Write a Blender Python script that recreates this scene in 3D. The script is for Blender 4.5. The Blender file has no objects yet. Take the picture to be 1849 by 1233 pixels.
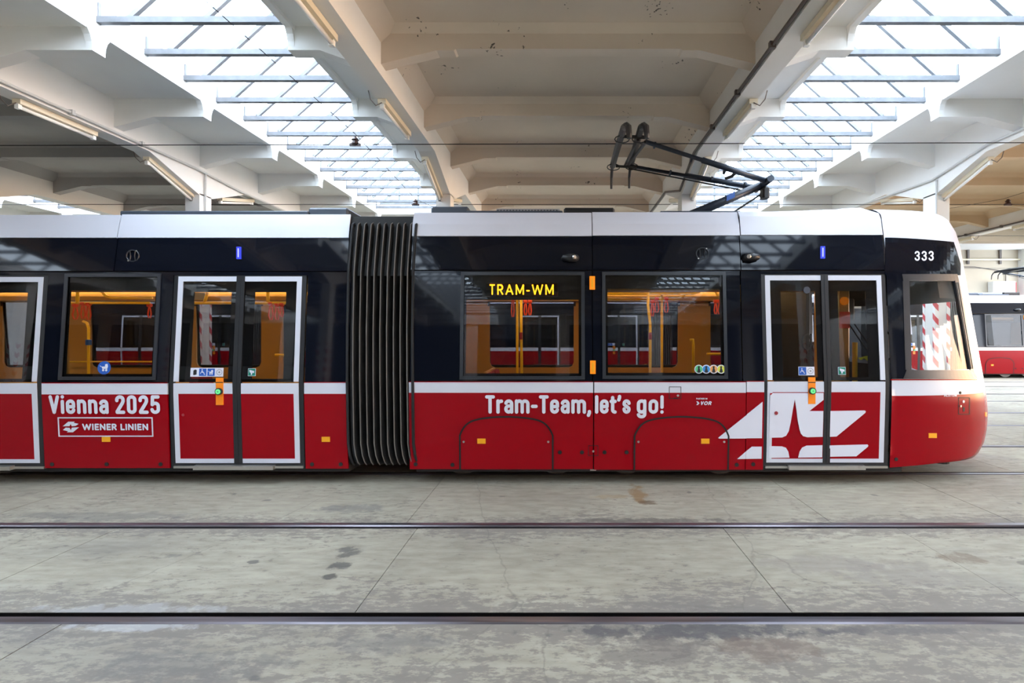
import bpy, bmesh, math, random
from mathutils import Vector
from mathutils.geometry import tessellate_polygon
random.seed(7)
PI = math.pi
sc = bpy.context.scene
COL = sc.collection

# ------------------------------------------------------------------ camera, sky, light, exposure
F, CX, CY, H = 942.0, 1016.0, 600.0, 1.67     # focal length (px), vanishing point of the depth lines, eye height (m)
cam_d = bpy.data.cameras.new('camera')
cam_d.sensor_width = 36.0
cam_d.lens = F / 1849 * 36
cam_d.shift_x = -(CX - 924.5) / 1849
cam_d.shift_y = -(616.5 - CY) / 1849
cam_d.clip_start = 0.05
cam = bpy.data.objects.new('camera', cam_d)
COL.objects.link(cam)
cam.location = (0, 0, H)
cam.rotation_euler = (PI / 2, 0, 0)
sc.camera = cam

sc.view_settings.view_transform = 'Standard'
sc.view_settings.look = 'None'
sc.view_settings.gamma = 1.0
sc.view_settings.use_curve_mapping = False
sc.view_settings.exposure = 0.0
sc.cycles.use_denoising = True
sc.cycles.max_bounces = 10
sc.cycles.diffuse_bounces = 6
sc.cycles.glossy_bounces = 4
sc.cycles.transmission_bounces = 8
sc.cycles.transparent_max_bounces = 24
sc.cycles.sample_clamp_indirect = 8.0
sc.cycles.caustics_reflective = False
sc.cycles.caustics_refractive = False

w = bpy.data.worlds.new('overcast_sky')
sc.world = w
w.use_nodes = True
nt = w.node_tree
nt.nodes.clear()
out = nt.nodes.new('ShaderNodeOutputWorld')
bg = nt.nodes.new('ShaderNodeBackground')
tc = nt.nodes.new('ShaderNodeTexCoord')
sep = nt.nodes.new('ShaderNodeSeparateXYZ')
def wmath(op, a, b):
    n = nt.nodes.new('ShaderNodeMath'); n.operation = op
    for k, v in enumerate((a, b)):
        if isinstance(v, (int, float)): n.inputs[k].default_value = v
        else: nt.links.new(v, n.inputs[k])
    return n.outputs[0]
nt.links.new(tc.outputs['Generated'], sep.inputs[0])
toward = wmath('POWER', wmath('MAXIMUM', sep.outputs['X'], 0.0), 5.0)            # low sun behind haze, off to the right
low = wmath('POWER', wmath('SUBTRACT', 1.0, wmath('ABSOLUTE', sep.outputs['Z'], 0.0)), 6.0)
glow = wmath('MULTIPLY', toward, low)
skymix = nt.nodes.new('ShaderNodeMix'); skymix.data_type = 'RGBA'; skymix.clamp_factor = True
skymix.inputs['A'].default_value = (0.72, 0.85, 1.0, 1)
skymix.inputs['B'].default_value = (2.8, 1.6, 0.7, 1)
nt.links.new(glow, skymix.inputs['Factor'])
nt.links.new(skymix.outputs['Result'], bg.inputs['Color'])
bg.inputs['Strength'].default_value = 13.0
nt.links.new(bg.outputs[0], out.inputs[0])

# ------------------------------------------------------------------ materials
def mat(name, col, rough=0.5, metal=0.0, coat=0.0, emit=None, estr=0.0, spec=0.5):
    m = bpy.data.materials.new(name)
    m.use_nodes = True
    b = m.node_tree.nodes['Principled BSDF']
    b.inputs['Base Color'].default_value = (*col, 1)
    b.inputs['Roughness'].default_value = rough
    b.inputs['Metallic'].default_value = metal
    b.inputs['Coat Weight'].default_value = coat
    b.inputs['Coat Roughness'].default_value = 0.05
    b.inputs['Specular IOR Level'].default_value = spec
    if emit:
        b.inputs['Emission Color'].default_value = (*emit, 1)
        b.inputs['Emission Strength'].default_value = estr
    return m

def nodes(m):
    t = m.node_tree
    return t, t.nodes['Principled BSDF'], t.nodes.new, t.links.new

def noisy(name, c1, c2, scale, rough=0.7, detail=6, bump=0.0, stretch=(1, 1, 1), lo=0.35, hi=0.65, **k):
    m = mat(name, c1, rough, **k)
    t, b, N, L = nodes(m)
    co = N('ShaderNodeTexCoord'); mpn = N('ShaderNodeMapping'); no = N('ShaderNodeTexNoise'); r = N('ShaderNodeValToRGB')
    mpn.inputs['Scale'].default_value = stretch
    no.inputs['Scale'].default_value = scale
    no.inputs['Detail'].default_value = detail
    r.color_ramp.elements[0].position = lo; r.color_ramp.elements[0].color = (*c1, 1)
    r.color_ramp.elements[1].position = hi; r.color_ramp.elements[1].color = (*c2, 1)
    L(co.outputs['Object'], mpn.inputs[0]); L(mpn.outputs[0], no.inputs['Vector'])
    L(no.outputs['Fac'], r.inputs[0]); L(r.outputs[0], b.inputs['Base Color'])
    if bump:
        bp = N('ShaderNodeBump'); bp.inputs['Strength'].default_value = bump; bp.inputs['Distance'].default_value = 0.01
        L(no.outputs['Fac'], bp.inputs['Height']); L(bp.outputs[0], b.inputs['Normal'])
    return m

M = {}
M['red'] = mat('red_paint', (0.285, 0.0008, 0.006), 0.20, spec=0.18)
M['white'] = mat('white_paint', (0.61, 0.63, 0.71), 0.28, coat=0.1)
M['navy'] = mat('black_navy_paint', (0.0035, 0.0048, 0.0095), 0.05, spec=0.24)
M['frame'] = mat('dark_window_frame', (0.02, 0.023, 0.03), 0.3)
M['rubber'] = mat('black_rubber', (0.010, 0.011, 0.014), 0.45)
M['bellow'] = noisy('bellows_fabric', (0.010, 0.010, 0.011), (0.022, 0.021, 0.021), 6, 0.7)
M['edge'] = mat('bellows_edge', (0.15, 0.145, 0.14), 0.5)
M['under'] = mat('underframe_black', (0.008, 0.008, 0.008), 0.8)
M['steel'] = mat('brushed_steel', (0.55, 0.53, 0.50), 0.32, metal=0.9)
M['gap'] = mat('panel_gap', (0.004, 0.004, 0.004), 0.7)
M['orange'] = mat('orange_plastic', (0.95, 0.26, 0.01), 0.35)
M['amber'] = mat('amber_reflector', (0.85, 0.38, 0.01), 0.3)
M['amberlamp'] = mat('amber_side_marker', (0.9, 0.25, 0.01), 0.2, emit=(1, 0.3, 0.02), estr=0.35)
M['blue'] = mat('blue_indicator_lens', (0.02, 0.03, 0.5), 0.15, emit=(0.1, 0.15, 1), estr=0.35)
M['ochre'] = mat('ochre_lining', (0.52, 0.30, 0.075), 0.4)
M['ochre_d'] = mat('dark_interior_floor', (0.05, 0.045, 0.04), 0.6)
M['ceil_in'] = mat('interior_ceiling', (0.5, 0.36, 0.16), 0.5)
M['yellow'] = mat('yellow_handrail', (1.0, 0.66, 0.02), 0.3)
M['strap'] = mat('red_orange_strap', (0.75, 0.06, 0.015), 0.5)
M['seat'] = mat('red_seat_cushion', (0.30, 0.015, 0.02), 0.7)
M['seatshell'] = mat('ochre_seat_shell', (0.6, 0.33, 0.07), 0.5)
M['greyplastic'] = mat('grey_plastic', (0.30, 0.30, 0.31), 0.5)
M['dash'] = mat('dark_blue_grey_dashboard', (0.03, 0.035, 0.05), 0.5)
M['lamp_in'] = mat('warm_light_strip', (1, 0.8, 0.5), 0.5, emit=(1.0, 0.70, 0.32), estr=20.0)
M['led'] = mat('amber_led_dots', (1, 0.6, 0.02), 0.5, emit=(1.0, 0.56, 0.02), estr=3.4)
M['ledback'] = mat('display_board', (0.016, 0.014, 0.012), 0.5)
M['print'] = mat('white_print', (0.68, 0.69, 0.78), 0.35)
M['printred'] = mat('red_print', (0.285, 0.0008, 0.006), 0.25, spec=0.18)
M['printblack'] = mat('black_print', (0.01, 0.01, 0.012), 0.5)
M['printblue'] = mat('blue_print', (0.01, 0.09, 0.42), 0.35)
M['printgreen'] = mat('green_print', (0.0, 0.19, 0.13), 0.35)
M['lightgreen'] = mat('light_green_print', (0.10, 0.50, 0.22), 0.4)
M['skyblue'] = mat('sky_blue_print', (0.04, 0.26, 0.62), 0.4)
M['tan'] = mat('tan_orange_print', (0.75, 0.36, 0.12), 0.4)
M['limeyellow'] = mat('lime_yellow_print', (0.68, 0.68, 0.08), 0.4)
M['greenlamp'] = mat('green_button_lens', (0.1, 0.6, 0.2), 0.2, emit=(0.2, 0.9, 0.3), estr=0.5)
M['roofbox'] = mat('blue_grey_roof_paint', (0.05, 0.065, 0.09), 0.45)
M['panto'] = mat('pantograph_blue_grey', (0.035, 0.045, 0.065), 0.4, metal=0.3)
M['pantoblack'] = mat('pantograph_black', (0.008, 0.008, 0.009), 0.5)
M['carbon'] = mat('worn_carbon_strip', (0.07, 0.07, 0.075), 0.45, metal=0.4)
M['wire'] = mat('copper_wire_dark', (0.03, 0.027, 0.025), 0.5, metal=0.5)
M['insul'] = mat('brown_insulator', (0.05, 0.022, 0.018), 0.3)
M['rail'] = noisy('rail_steel', (0.10, 0.09, 0.10), (0.22, 0.20, 0.22), 3, 0.33, stretch=(0.4, 8, 8), metal=0.75)
M['groove'] = mat('rail_groove_black', (0.006, 0.005, 0.0045), 0.95, spec=0.1)  # near-black bottom and side strip of the rail grooves
M['bed'] = mat('joint_dirt', (0.09, 0.08, 0.07), 0.95)
M['galv'] = noisy('galvanised_steel', (0.125, 0.135, 0.15), (0.17, 0.18, 0.20), 8, 0.5)
M['whitewash'] = noisy('white_limewash', (0.80, 0.80, 0.78), (0.74, 0.73, 0.70), 1.1, 0.85, lo=0.3, hi=0.7)
M['lampbody'] = mat('cream_enamel', (0.72, 0.65, 0.50), 0.5)
M['tube'] = mat('white_lamp_glass', (0.88, 0.88, 0.86), 0.25)
M['pipe'] = mat('grey_conduit', (0.55, 0.55, 0.54), 0.5)
M['pipedark'] = mat('dark_conduit', (0.12, 0.10, 0.09), 0.6)
M['doorgrey'] = noisy('dark_gate_paint', (0.03, 0.033, 0.035), (0.05, 0.052, 0.055), 2, 0.6)
M['vest'] = mat('hi_vis_yellow', (0.60, 0.85, 0.02), 0.8)
M['reddot'] = mat('red_switch_cap', (0.30, 0.02, 0.03), 0.4)

def soffit_mat():
    m = noisy('cream_soffit_paint', (0.72, 0.62, 0.52), (0.63, 0.54, 0.45), 0.8, 0.88, lo=0.3, hi=0.7)
    t, b, N, L = nodes(m)
    src = b.inputs['Base Color'].links[0].from_socket
    co = N('ShaderNodeTexCoord')
    # clusters of flaked paint: small dark specks where a broad noise is high
    n1 = N('ShaderNodeTexNoise'); n1.inputs['Scale'].default_value = 1.7; n1.inputs['Detail'].default_value = 2
    n2 = N('ShaderNodeTexNoise'); n2.inputs['Scale'].default_value = 22; n2.inputs['Detail'].default_value = 3
    mu = N('ShaderNodeMath'); mu.operation = 'MULTIPLY'
    r = N('ShaderNodeValToRGB')
    r.color_ramp.elements[0].position = 0.425; r.color_ramp.elements[0].color = (0, 0, 0, 1)
    r.color_ramp.elements[1].position = 0.445; r.color_ramp.elements[1].color = (1, 1, 1, 1)
    mx = N('ShaderNodeMix'); mx.data_type = 'RGBA'
    L(co.outputs['Object'], n1.inputs['Vector']); L(co.outputs['Object'], n2.inputs['Vector'])
    L(n1.outputs['Fac'], mu.inputs[0]); L(n2.outputs['Fac'], mu.inputs[1]); L(mu.outputs[0], r.inputs[0])
    L(r.outputs[0], mx.inputs['Factor']); L(src, mx.inputs['A'])
    mx.inputs['B'].default_value = (0.10, 0.085, 0.07, 1)
    L(mx.outputs['Result'], b.inputs['Base Color'])
    return m
M['soffit'] = soffit_mat()

M['soffit_warmlit'] = noisy('soffit_with_warm_light', (0.66, 0.50, 0.33), (0.58, 0.43, 0.28), 0.8, 0.88, lo=0.3, hi=0.7)  # warm light in the right closed bay, put into the soffit colour
M['cream'] = noisy('cream_wall_paint', (0.50, 0.43, 0.33), (0.45, 0.385, 0.30), 0.9, 0.85, lo=0.3, hi=0.7)
M['soffit_shaded'] = noisy('soffit_with_shade', (0.40, 0.385, 0.37), (0.33, 0.315, 0.30), 0.8, 0.88, lo=0.3, hi=0.7)  # dimness of the left closed bay, painted into the soffit colour
def concrete_mat():
    m = mat('worn_concrete', (0.4, 0.39, 0.36), 0.75)
    t, b, N, L = nodes(m)
    geo = N('ShaderNodeNewGeometry')
    P = geo.outputs['Position']
    def noise(scale, detail, stretch=(1, 1, 1), rough=0.55, dist=0.0):
        mp_ = N('ShaderNodeMapping'); mp_.inputs['Scale'].default_value = stretch
        n = N('ShaderNodeTexNoise'); n.inputs['Scale'].default_value = scale; n.inputs['Detail'].default_value = detail
        n.inputs['Roughness'].default_value = rough; n.inputs['Distortion'].default_value = dist
        L(P, mp_.inputs[0]); L(mp_.outputs[0], n.inputs['Vector'])
        return n.outputs['Fac']
    def ramp_(src, p0, p1, c0=(0, 0, 0), c1=(1, 1, 1)):
        r = N('ShaderNodeValToRGB')
        r.color_ramp.elements[0].position = p0; r.color_ramp.elements[0].color = (*c0, 1)
        r.color_ramp.elements[1].position = p1; r.color_ramp.elements[1].color = (*c1, 1)
        L(src, r.inputs[0]); return r.outputs[0]
    def mix(fac, a, c, bt='MIX'):
        mx = N('ShaderNodeMix'); mx.data_type = 'RGBA'; mx.blend_type = bt
        if isinstance(fac, float): mx.inputs['Factor'].default_value = fac
        else: L(fac, mx.inputs['Factor'])
        L(a, mx.inputs['A'])
        if isinstance(c, tuple): mx.inputs['B'].default_value = (*c, 1)
        else: L(c, mx.inputs['B'])
        return mx.outputs['Result']
    def math_(op, a, c):
        n = N('ShaderNodeMath'); n.operation = op
        for i, v in enumerate((a, c)):
            if isinstance(v, (int, float)): n.inputs[i].default_value = v
            else: L(v, n.inputs[i])
        return n.outputs[0]
    base = ramp_(noise(0.55, 5), 0.35, 0.68, (0.280, 0.250, 0.195), (0.375, 0.345, 0.270))
    grain = ramp_(noise(9, 8, (0.5, 1.6, 1)), 0.35, 0.65, (0.80, 0.79, 0.78), (1.06, 1.06, 1.06))
    c = mix(1.0, base, grain, 'MULTIPLY')
    # top skin worn off in ragged patches, thickest beside the rails
    sx = N('ShaderNodeSeparateXYZ'); L(P, sx.inputs[0])
    def near(y0, wd):
        d = math_('ABSOLUTE', math_('SUBTRACT', sx.outputs['Y'], y0), 0)
        return math_('MAXIMUM', math_('SUBTRACT', 1.0, math_('DIVIDE', d, wd)), 0)
    band = math_('MAXIMUM', math_('MAXIMUM', near(3.05, 0.55), near(4.5, 0.35)), math_('MULTIPLY', near(2.2, 1.0), 0.9))
    wearsrc = math_('ADD', math_('ADD', math_('MULTIPLY', noise(16, 10, (0.55, 1.2, 1), 0.75), 0.75), math_('MULTIPLY', noise(1.6, 3, (0.6, 1, 1)), 0.30)), math_('MULTIPLY', band, 0.16))
    wear = ramp_(wearsrc, 0.585, 0.635)
    c = mix(math_('MULTIPLY', wear, 0.72), c, (0.165, 0.142, 0.125))
    soot = ramp_(math_('ADD', noise(0.9, 4, (0.5, 1, 1)), math_('MULTIPLY', near(3.0, 0.5), 0.10)), 0.56, 0.76)
    c = mix(math_('MULTIPLY', soot, 0.55), c, (0.13, 0.12, 0.115))
    # oil spots
    v = N('ShaderNodeTexVoronoi'); v.inputs['Scale'].default_value = 2.1; v.inputs['Randomness'].default_value = 1
    ms = N('ShaderNodeMapping'); ms.inputs['Scale'].default_value = (1, 1, 0); L(P, ms.inputs[0])
    nv = N('ShaderNodeVectorMath'); nv.operation = 'ADD'
    nn = N('ShaderNodeTexNoise'); nn.inputs['Scale'].default_value = 9; nn.inputs['Detail'].default_value = 3; L(P, nn.inputs['Vector'])
    sc_ = N('ShaderNodeVectorMath'); sc_.operation = 'SCALE'; sc_.inputs['Scale'].default_value = 0.10; L(nn.outputs['Color'], sc_.inputs[0])
    L(ms.outputs[0], nv.inputs[0]); L(sc_.outputs[0], nv.inputs[1]); L(nv.outputs[0], v.inputs['Vector'])
    spot = ramp_(v.outputs['Distance'], 0.045, 0.085, (1, 1, 1), (0, 0, 0))
    sp = N('ShaderNodeSeparateColor'); L(v.outputs['Color'], sp.inputs[0])
    pick = ramp_(sp.outputs[0], 0.40, 0.45)
    c = mix(math_('MULTIPLY', math_('MULTIPLY', spot, pick), 0.7), c, (0.10, 0.092, 0.085))
    # individual stains: oil drips, rust, chalk
    wob = noise(7, 6, (1, 1, 1), 0.65)
    for (x_, y_, rx, ry, col, k_) in ((-1.64, 3.97, .10, .10, (.07, .065, .06), .75), (-1.60, 3.73, .09, .07, (.07, .065, .06), .8), (-1.59, 3.58, .07, .05, (.06, .055, .05), .85), (-2.25, 3.80, .05, .03, (.09, .08, .075), .8), (-2.9, 3.9, .07, .04, (.12, .11, .10), .6),
            (0.78, 5.42, .09, .34, (.22, .125, .045), .75), (0.84, 5.12, .09, .09, (.10, .06, .03), .7), (0.5, 5.3, .25, .07, (.30, .20, .08), .35),
            (0.75, 2.92, .85, .085, (.075, .07, .072), .85), (0.45, 2.74, .35, .16, (.12, .10, .09), .6), (1.1, 2.76, .28, .12, (.14, .10, .08), .6), (0.75, 4.64, .75, .06, (.10, .085, .07), .7), (1.9, 2.93, .5, .05, (.10, .09, .09), .6), (-0.9, 2.80, .4, .10, (.13, .12, .115), .5), (-1.9, 2.62, .5, .14, (.12, .115, .11), .45),
            (-2.45, 2.965, .42, .05, (.42, .42, .43), .5), (-2.6, 3.15, .6, .07, (.40, .40, .41), .35), (2.95, 3.86, .16, .10, (.16, .12, .085), .7), (3.35, 3.78, .06, .04, (.12, .10, .09), .7), (2.35, 3.6, .45, .22, (.20, .175, .155), .5), (1.9, 3.75, .5, .18, (.21, .18, .16), .45), (-4.2, 4.75, .9, .12, (.12, .115, .11), .5), (-2.0, 4.95, .35, .12, (.15, .145, .14), .6)):
        ex = math_('DIVIDE', math_('SUBTRACT', sx.outputs['X'], x_), rx); ey = math_('DIVIDE', math_('SUBTRACT', sx.outputs['Y'], y_), ry)
        dd = math_('ADD', math_('ADD', math_('MULTIPLY', ex, ex), math_('MULTIPLY', ey, ey)), math_('MULTIPLY', math_('SUBTRACT', wob, 0.5), 5.0))
        c = mix(math_('MULTIPLY', ramp_(dd, 0.35, 1.15, (1, 1, 1), (0, 0, 0)), k_), c, col)
    # hairline cracks running mostly across the hall
    v2 = N('ShaderNodeTexVoronoi'); v2.feature = 'DISTANCE_TO_EDGE'; v2.inputs['Scale'].default_value = 0.33
    m2 = N('ShaderNodeMapping'); m2.inputs['Scale'].default_value = (1.5, 0.55, 0); m2.inputs['Location'].default_value = (0.7, 0.2, 0); L(P, m2.inputs[0])
    n2 = N('ShaderNodeTexNoise'); n2.inputs['Scale'].default_value = 2.4; n2.inputs['Detail'].default_value = 5; L(P, n2.inputs['Vector'])
    s2 = N('ShaderNodeVectorMath'); s2.operation = 'SCALE'; s2.inputs['Scale'].default_value = 0.35; L(n2.outputs['Color'], s2.inputs[0])
    a2 = N('ShaderNodeVectorMath'); a2.operation = 'ADD'; L(m2.outputs[0], a2.inputs[0]); L(s2.outputs[0], a2.inputs[1]); L(a2.outputs[0], v2.inputs['Vector'])
    crack = ramp_(v2.outputs['Distance'], 0.001, 0.0035, (1, 1, 1), (0, 0, 0))
    c = mix(math_('MULTIPLY', crack, 0.45), c, (0.13, 0.115, 0.10))
    L(c, b.inputs['Base Color'])
    bp = N('ShaderNodeBump'); bp.inputs['Strength'].default_value = 0.25; bp.inputs['Distance'].default_value = 0.006
    L(wearsrc, bp.inputs['Height']); L(bp.outputs[0], b.inputs['Normal'])
    r = ramp_(wearsrc, 0.4, 0.7, (0.55, 0.55, 0.55), (0.85, 0.85, 0.85)); L(r, b.inputs['Roughness'])
    return m
M['concrete'] = concrete_mat()

def glass_mat(name, tint, f0):
    """thin pane: tinted see-through plus a Schlick mirror (per face)"""
    m = bpy.data.materials.new(name); m.use_nodes = True
    t = m.node_tree; t.nodes.clear(); N = t.nodes.new; L = t.links.new
    o = N('ShaderNodeOutputMaterial'); mx = N('ShaderNodeMixShader'); tr = N('ShaderNodeBsdfTransparent'); gl = N('ShaderNodeBsdfGlossy')
    lw = N('ShaderNodeLayerWeight'); lw.inputs['Blend'].default_value = 0.5
    pw = N('ShaderNodeMath'); pw.operation = 'POWER'; pw.inputs[1].default_value = 5.0
    ma = N('ShaderNodeMath'); ma.operation = 'MULTIPLY_ADD'; ma.inputs[1].default_value = (1 - f0) * 0.6; ma.inputs[2].default_value = f0
    tr.inputs[0].default_value = (*tint, 1); gl.inputs['Roughness'].default_value = 0.0
    L(lw.outputs['Facing'], pw.inputs[0]); L(pw.outputs[0], ma.inputs[0])
    L(ma.outputs[0], mx.inputs[0]); L(tr.outputs[0], mx.inputs[1]); L(gl.outputs[0], mx.inputs[2]); L(mx.outputs[0], o.inputs[0])
    return m
M['glass'] = glass_mat('tinted_window_glass', (0.66, 0.66, 0.67), 0.028)
M['cabglass'] = glass_mat('clear_cab_glass', (0.93, 0.94, 0.94), 0.025)
M['skyglass'] = glass_mat('skylight_glass', (0.95, 0.965, 0.975), 0.01)

def stripe_mat():
    m = mat('red_white_hazard_stripes', (0.8, 0.8, 0.8), 0.6)
    t, b, N, L = nodes(m)
    g = N('ShaderNodeNewGeometry'); sx = N('ShaderNodeSeparateXYZ'); L(g.outputs['Position'], sx.inputs[0])
    a = N('ShaderNodeMath'); a.operation = 'ADD'; L(sx.outputs['X'], a.inputs[0])
    sg = N('ShaderNodeMath'); sg.operation = 'SIGN'; L(sx.outputs['X'], sg.inputs[0])
    sy_ = N('ShaderNodeMath'); sy_.operation = 'MULTIPLY'; L(sg.outputs[0], sy_.inputs[0]); L(sx.outputs['Y'], sy_.inputs[1])
    a.operation = 'SUBTRACT'; L(sy_.outputs[0], a.inputs[1])
    a2 = N('ShaderNodeMath'); a2.operation = 'ADD'; L(a.outputs[0], a2.inputs[0]); L(sx.outputs['Z'], a2.inputs[1])
    d = N('ShaderNodeMath'); d.operation = 'FRACT'
    ml = N('ShaderNodeMath'); ml.operation = 'MULTIPLY'; ml.inputs[1].default_value = 4.4; L(a2.outputs[0], ml.inputs[0]); L(ml.outputs[0], d.inputs[0])
    gt = N('ShaderNodeMath'); gt.operation = 'GREATER_THAN'; gt.inputs[1].default_value = 0.55; L(d.outputs[0], gt.inputs[0])
    mx = N('ShaderNodeMix'); mx.data_type = 'RGBA'; L(gt.outputs[0], mx.inputs['Factor'])
    mx.inputs['A'].default_value = (0.80, 0.80, 0.80, 1); mx.inputs['B'].default_value = (0.55, 0.03, 0.05, 1)
    L(mx.outputs['Result'], b.inputs['Base Color'])
    return m
M['stripe'] = stripe_mat()
def wheel_mat():
    return mat('wheel_steel', (0.18, 0.16, 0.15), 0.5, metal=0.6)
M['wheel'] = wheel_mat()

# ------------------------------------------------------------------ object helpers
def empty(name, loc, label=None, cat=None, group=None, kind=None):
    o = bpy.data.objects.new(name, None); COL.objects.link(o); o.location = loc
    o.empty_display_size = 0.2
    tag(o, label, cat, group, kind); return o
def tag(o, label=None, cat=None, group=None, kind=None):
    if label: o['label'] = label
    if cat: o['category'] = cat
    if group: o['group'] = group
    if kind: o['kind'] = kind
    return o
def origin_of(p):
    while p.parent: p = p.parent
    return Vector(p.location)

class MB:
    def __init__(s): s.v = []; s.f = []
    def add(s, pts, faces):
        n = len(s.v); s.v += [tuple(p) for p in pts]; s.f += [tuple(i + n for i in f) for f in faces]; return s
    def box(s, x0, x1, y0, y1, z0, z1):
        return s.add([(x0,y0,z0),(x1,y0,z0),(x1,y1,z0),(x0,y1,z0),(x0,y0,z1),(x1,y0,z1),(x1,y1,z1),(x0,y1,z1)],
                     [(0,3,2,1),(4,5,6,7),(0,1,5,4),(1,2,6,5),(2,3,7,6),(3,0,4,7)])
    def bbox(s, x0, x1, y0, y1, z0, z1, c):            # box with chamfered vertical and top edges
        P = []
        for z, i in ((z0, 0), (z1 - c, 0), (z1, c)):
            P += [(x0+c,y0+i,z),(x1-c,y0+i,z),(x1-i,y0+c,z),(x1-i,y1-c,z),(x1-c,y1-i,z),(x0+c,y1-i,z),(x0+i,y1-c,z),(x0+i,y0+c,z)]
        fs = [tuple(range(7, -1, -1)), tuple(range(16, 24))]
        for l in (0, 8):
            fs += [(l+i, l+(i+1) % 8, l+8+(i+1) % 8, l+8+i) for i in range(8)]
        return s.add(P, fs)
    def prism(s, poly, axis, a, b):                    # poly in the plane normal to axis
        def p(u, v, t): return {'x': (t, u, v), 'y': (u, t, v), 'z': (u, v, t)}[axis]
        n = len(poly)
        fs = [tuple(range(n)), tuple(range(2*n-1, n-1, -1))] + [(i, i+n, (i+1) % n + n, (i+1) % n) for i in range(n)]
        return s.add([p(u, v, a) for u, v in poly] + [p(u, v, b) for u, v in poly], fs)
    def path(s, pts, r, n=8, closed=False):
        pts = [Vector(p) for p in pts]; m = len(pts); rings = []
        rr = r if isinstance(r, (list, tuple)) else [r] * m
        ref = None
        for i, p in enumerate(pts):
            a = pts[(i-1) % m] if (closed or i > 0) else p
            c = pts[(i+1) % m] if (closed or i < m-1) else p
            d = (c - a).normalized()
            if ref is None:
                ref = Vector((0, 0, 1)) if abs(d.z) < 0.9 else Vector((1, 0, 0))
            u = (ref - d * ref.dot(d)).normalized(); ref = u; v = d.cross(u)
            rings.append([p + (u * math.cos(2*PI*k/n) + v * math.sin(2*PI*k/n)) * rr[i] for k in range(n)])
        fs = []
        for i in range(m if closed else m-1):
            j = (i+1) % m
            fs += [(i*n+k, i*n+(k+1) % n, j*n+(k+1) % n, j*n+k) for k in range(n)]
        if not closed: fs += [tuple(range(n-1, -1, -1)), tuple(range((m-1)*n, m*n))]
        return s.add([q for rg in rings for q in rg], fs)
    def disc(s, c, nrm, r, t, n=20):
        c = Vector(c); d = Vector(nrm).normalized()
        return s.path([c, c + d * t], r, n)
    def build(s, name, m, parent=None, label=None, smooth=False, kind=None, fix=True):
        me = bpy.data.meshes.new(name)
        o_ = origin_of(parent) if parent else Vector((0, 0, 0))
        me.from_pydata([(x - o_.x, y - o_.y, z - o_.z) for x, y, z in s.v], [], s.f)
        if fix:
            bm = bmesh.new(); bm.from_mesh(me); bmesh.ops.recalc_face_normals(bm, faces=bm.faces); bm.to_mesh(me); bm.free()
        me.materials.append(M[m])
        if smooth:
            for p in me.polygons: p.use_smooth = True
        o = bpy.data.objects.new(name, me); COL.objects.link(o)
        if parent: o.parent = parent
        tag(o, label, None, None, kind)
        return o
def copy_tree(o, parent=None, keep=lambda o: True):
    c = o.copy(); COL.objects.link(c); c.parent = parent
    for ch in list(o.children):
        if keep(ch): copy_tree(ch, c, keep)
    return c

# ------------------------------------------------------------------ the hall
TRACK = [3.78, 6.91, 10.1, 13.4, 16.8, 20.2]
Y0H, Y1H, X0H, X1H = -11.0, 23.6, -24.0, 24.0
ZG, ZS = 4.22, 4.70                          # girder soffit, slab soffit
GIRD = [(-17.7, -17.45), (-13.7, -13.45), (-9.98, -9.74), (-6.05, -5.82), (-2.03, -1.80), (1.91, 2.14), (5.97, 6.20), (10.75, 11.0), (14.7, 14.95)]
OPEN = {0: None, 1: (-12.6, -10.7), 3: (-4.66, -2.72), 5: (2.88, 4.88), 7: (11.8, 13.8)}   # bay index -> skylight opening
YBEAM = [5.24 + 1.6 * k for k in range(-10, 6)]
COLY = (8.36, 8.64)
YR = 15.3                                    # far edge of the low roof

# floor: slabs between the rails as separate pieces over a dark joint bed
floor = MB().box(X0H, X1H, Y0H, Y1H, -0.40, -0.10).build('floor', 'bed', None, kind='structure')
JOINTS = {0: (-2.87, 4.1), 1: (-3.79, -1.24, 1.37, 2.85), 2: (-5.2, -1.37, 2.36, 3.97), 3: (-4.6, -1.3, 1.2, 3.2, 5.4)}
edges = []
y = Y0H
for ty in TRACK:
    for s in (-1, 1):
        c = ty + s * 0.7175
        lo, hi = c - (0.072 if s < 0 else 0.05), c + (0.05 if s < 0 else 0.072)
        edges.append((y, lo)); y = hi
edges.append((y, Y1H))
for i, (a, b) in enumerate(edges):
    js = JOINTS.get(i, (-6.1, -3.4, -0.9, 1.8, 4.4, 7.0))
    js = [js[0] - 2.6 * k for k in range(7, 0, -1)] + list(js) + [js[-1] + 2.6 * k for k in range(1, 8)]
    js = [x for x in js if X0H < x < X1H]
    xs = [X0H] + js + [X1H]
    for k in range(len(xs) - 1):
        g = 0.0025
        MB().box(xs[k] + g, xs[k+1] - g, a + 0.002, b - 0.002, -0.12, random.uniform(-0.002, 0.0)).build('concrete_slab', 'concrete', floor)

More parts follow.
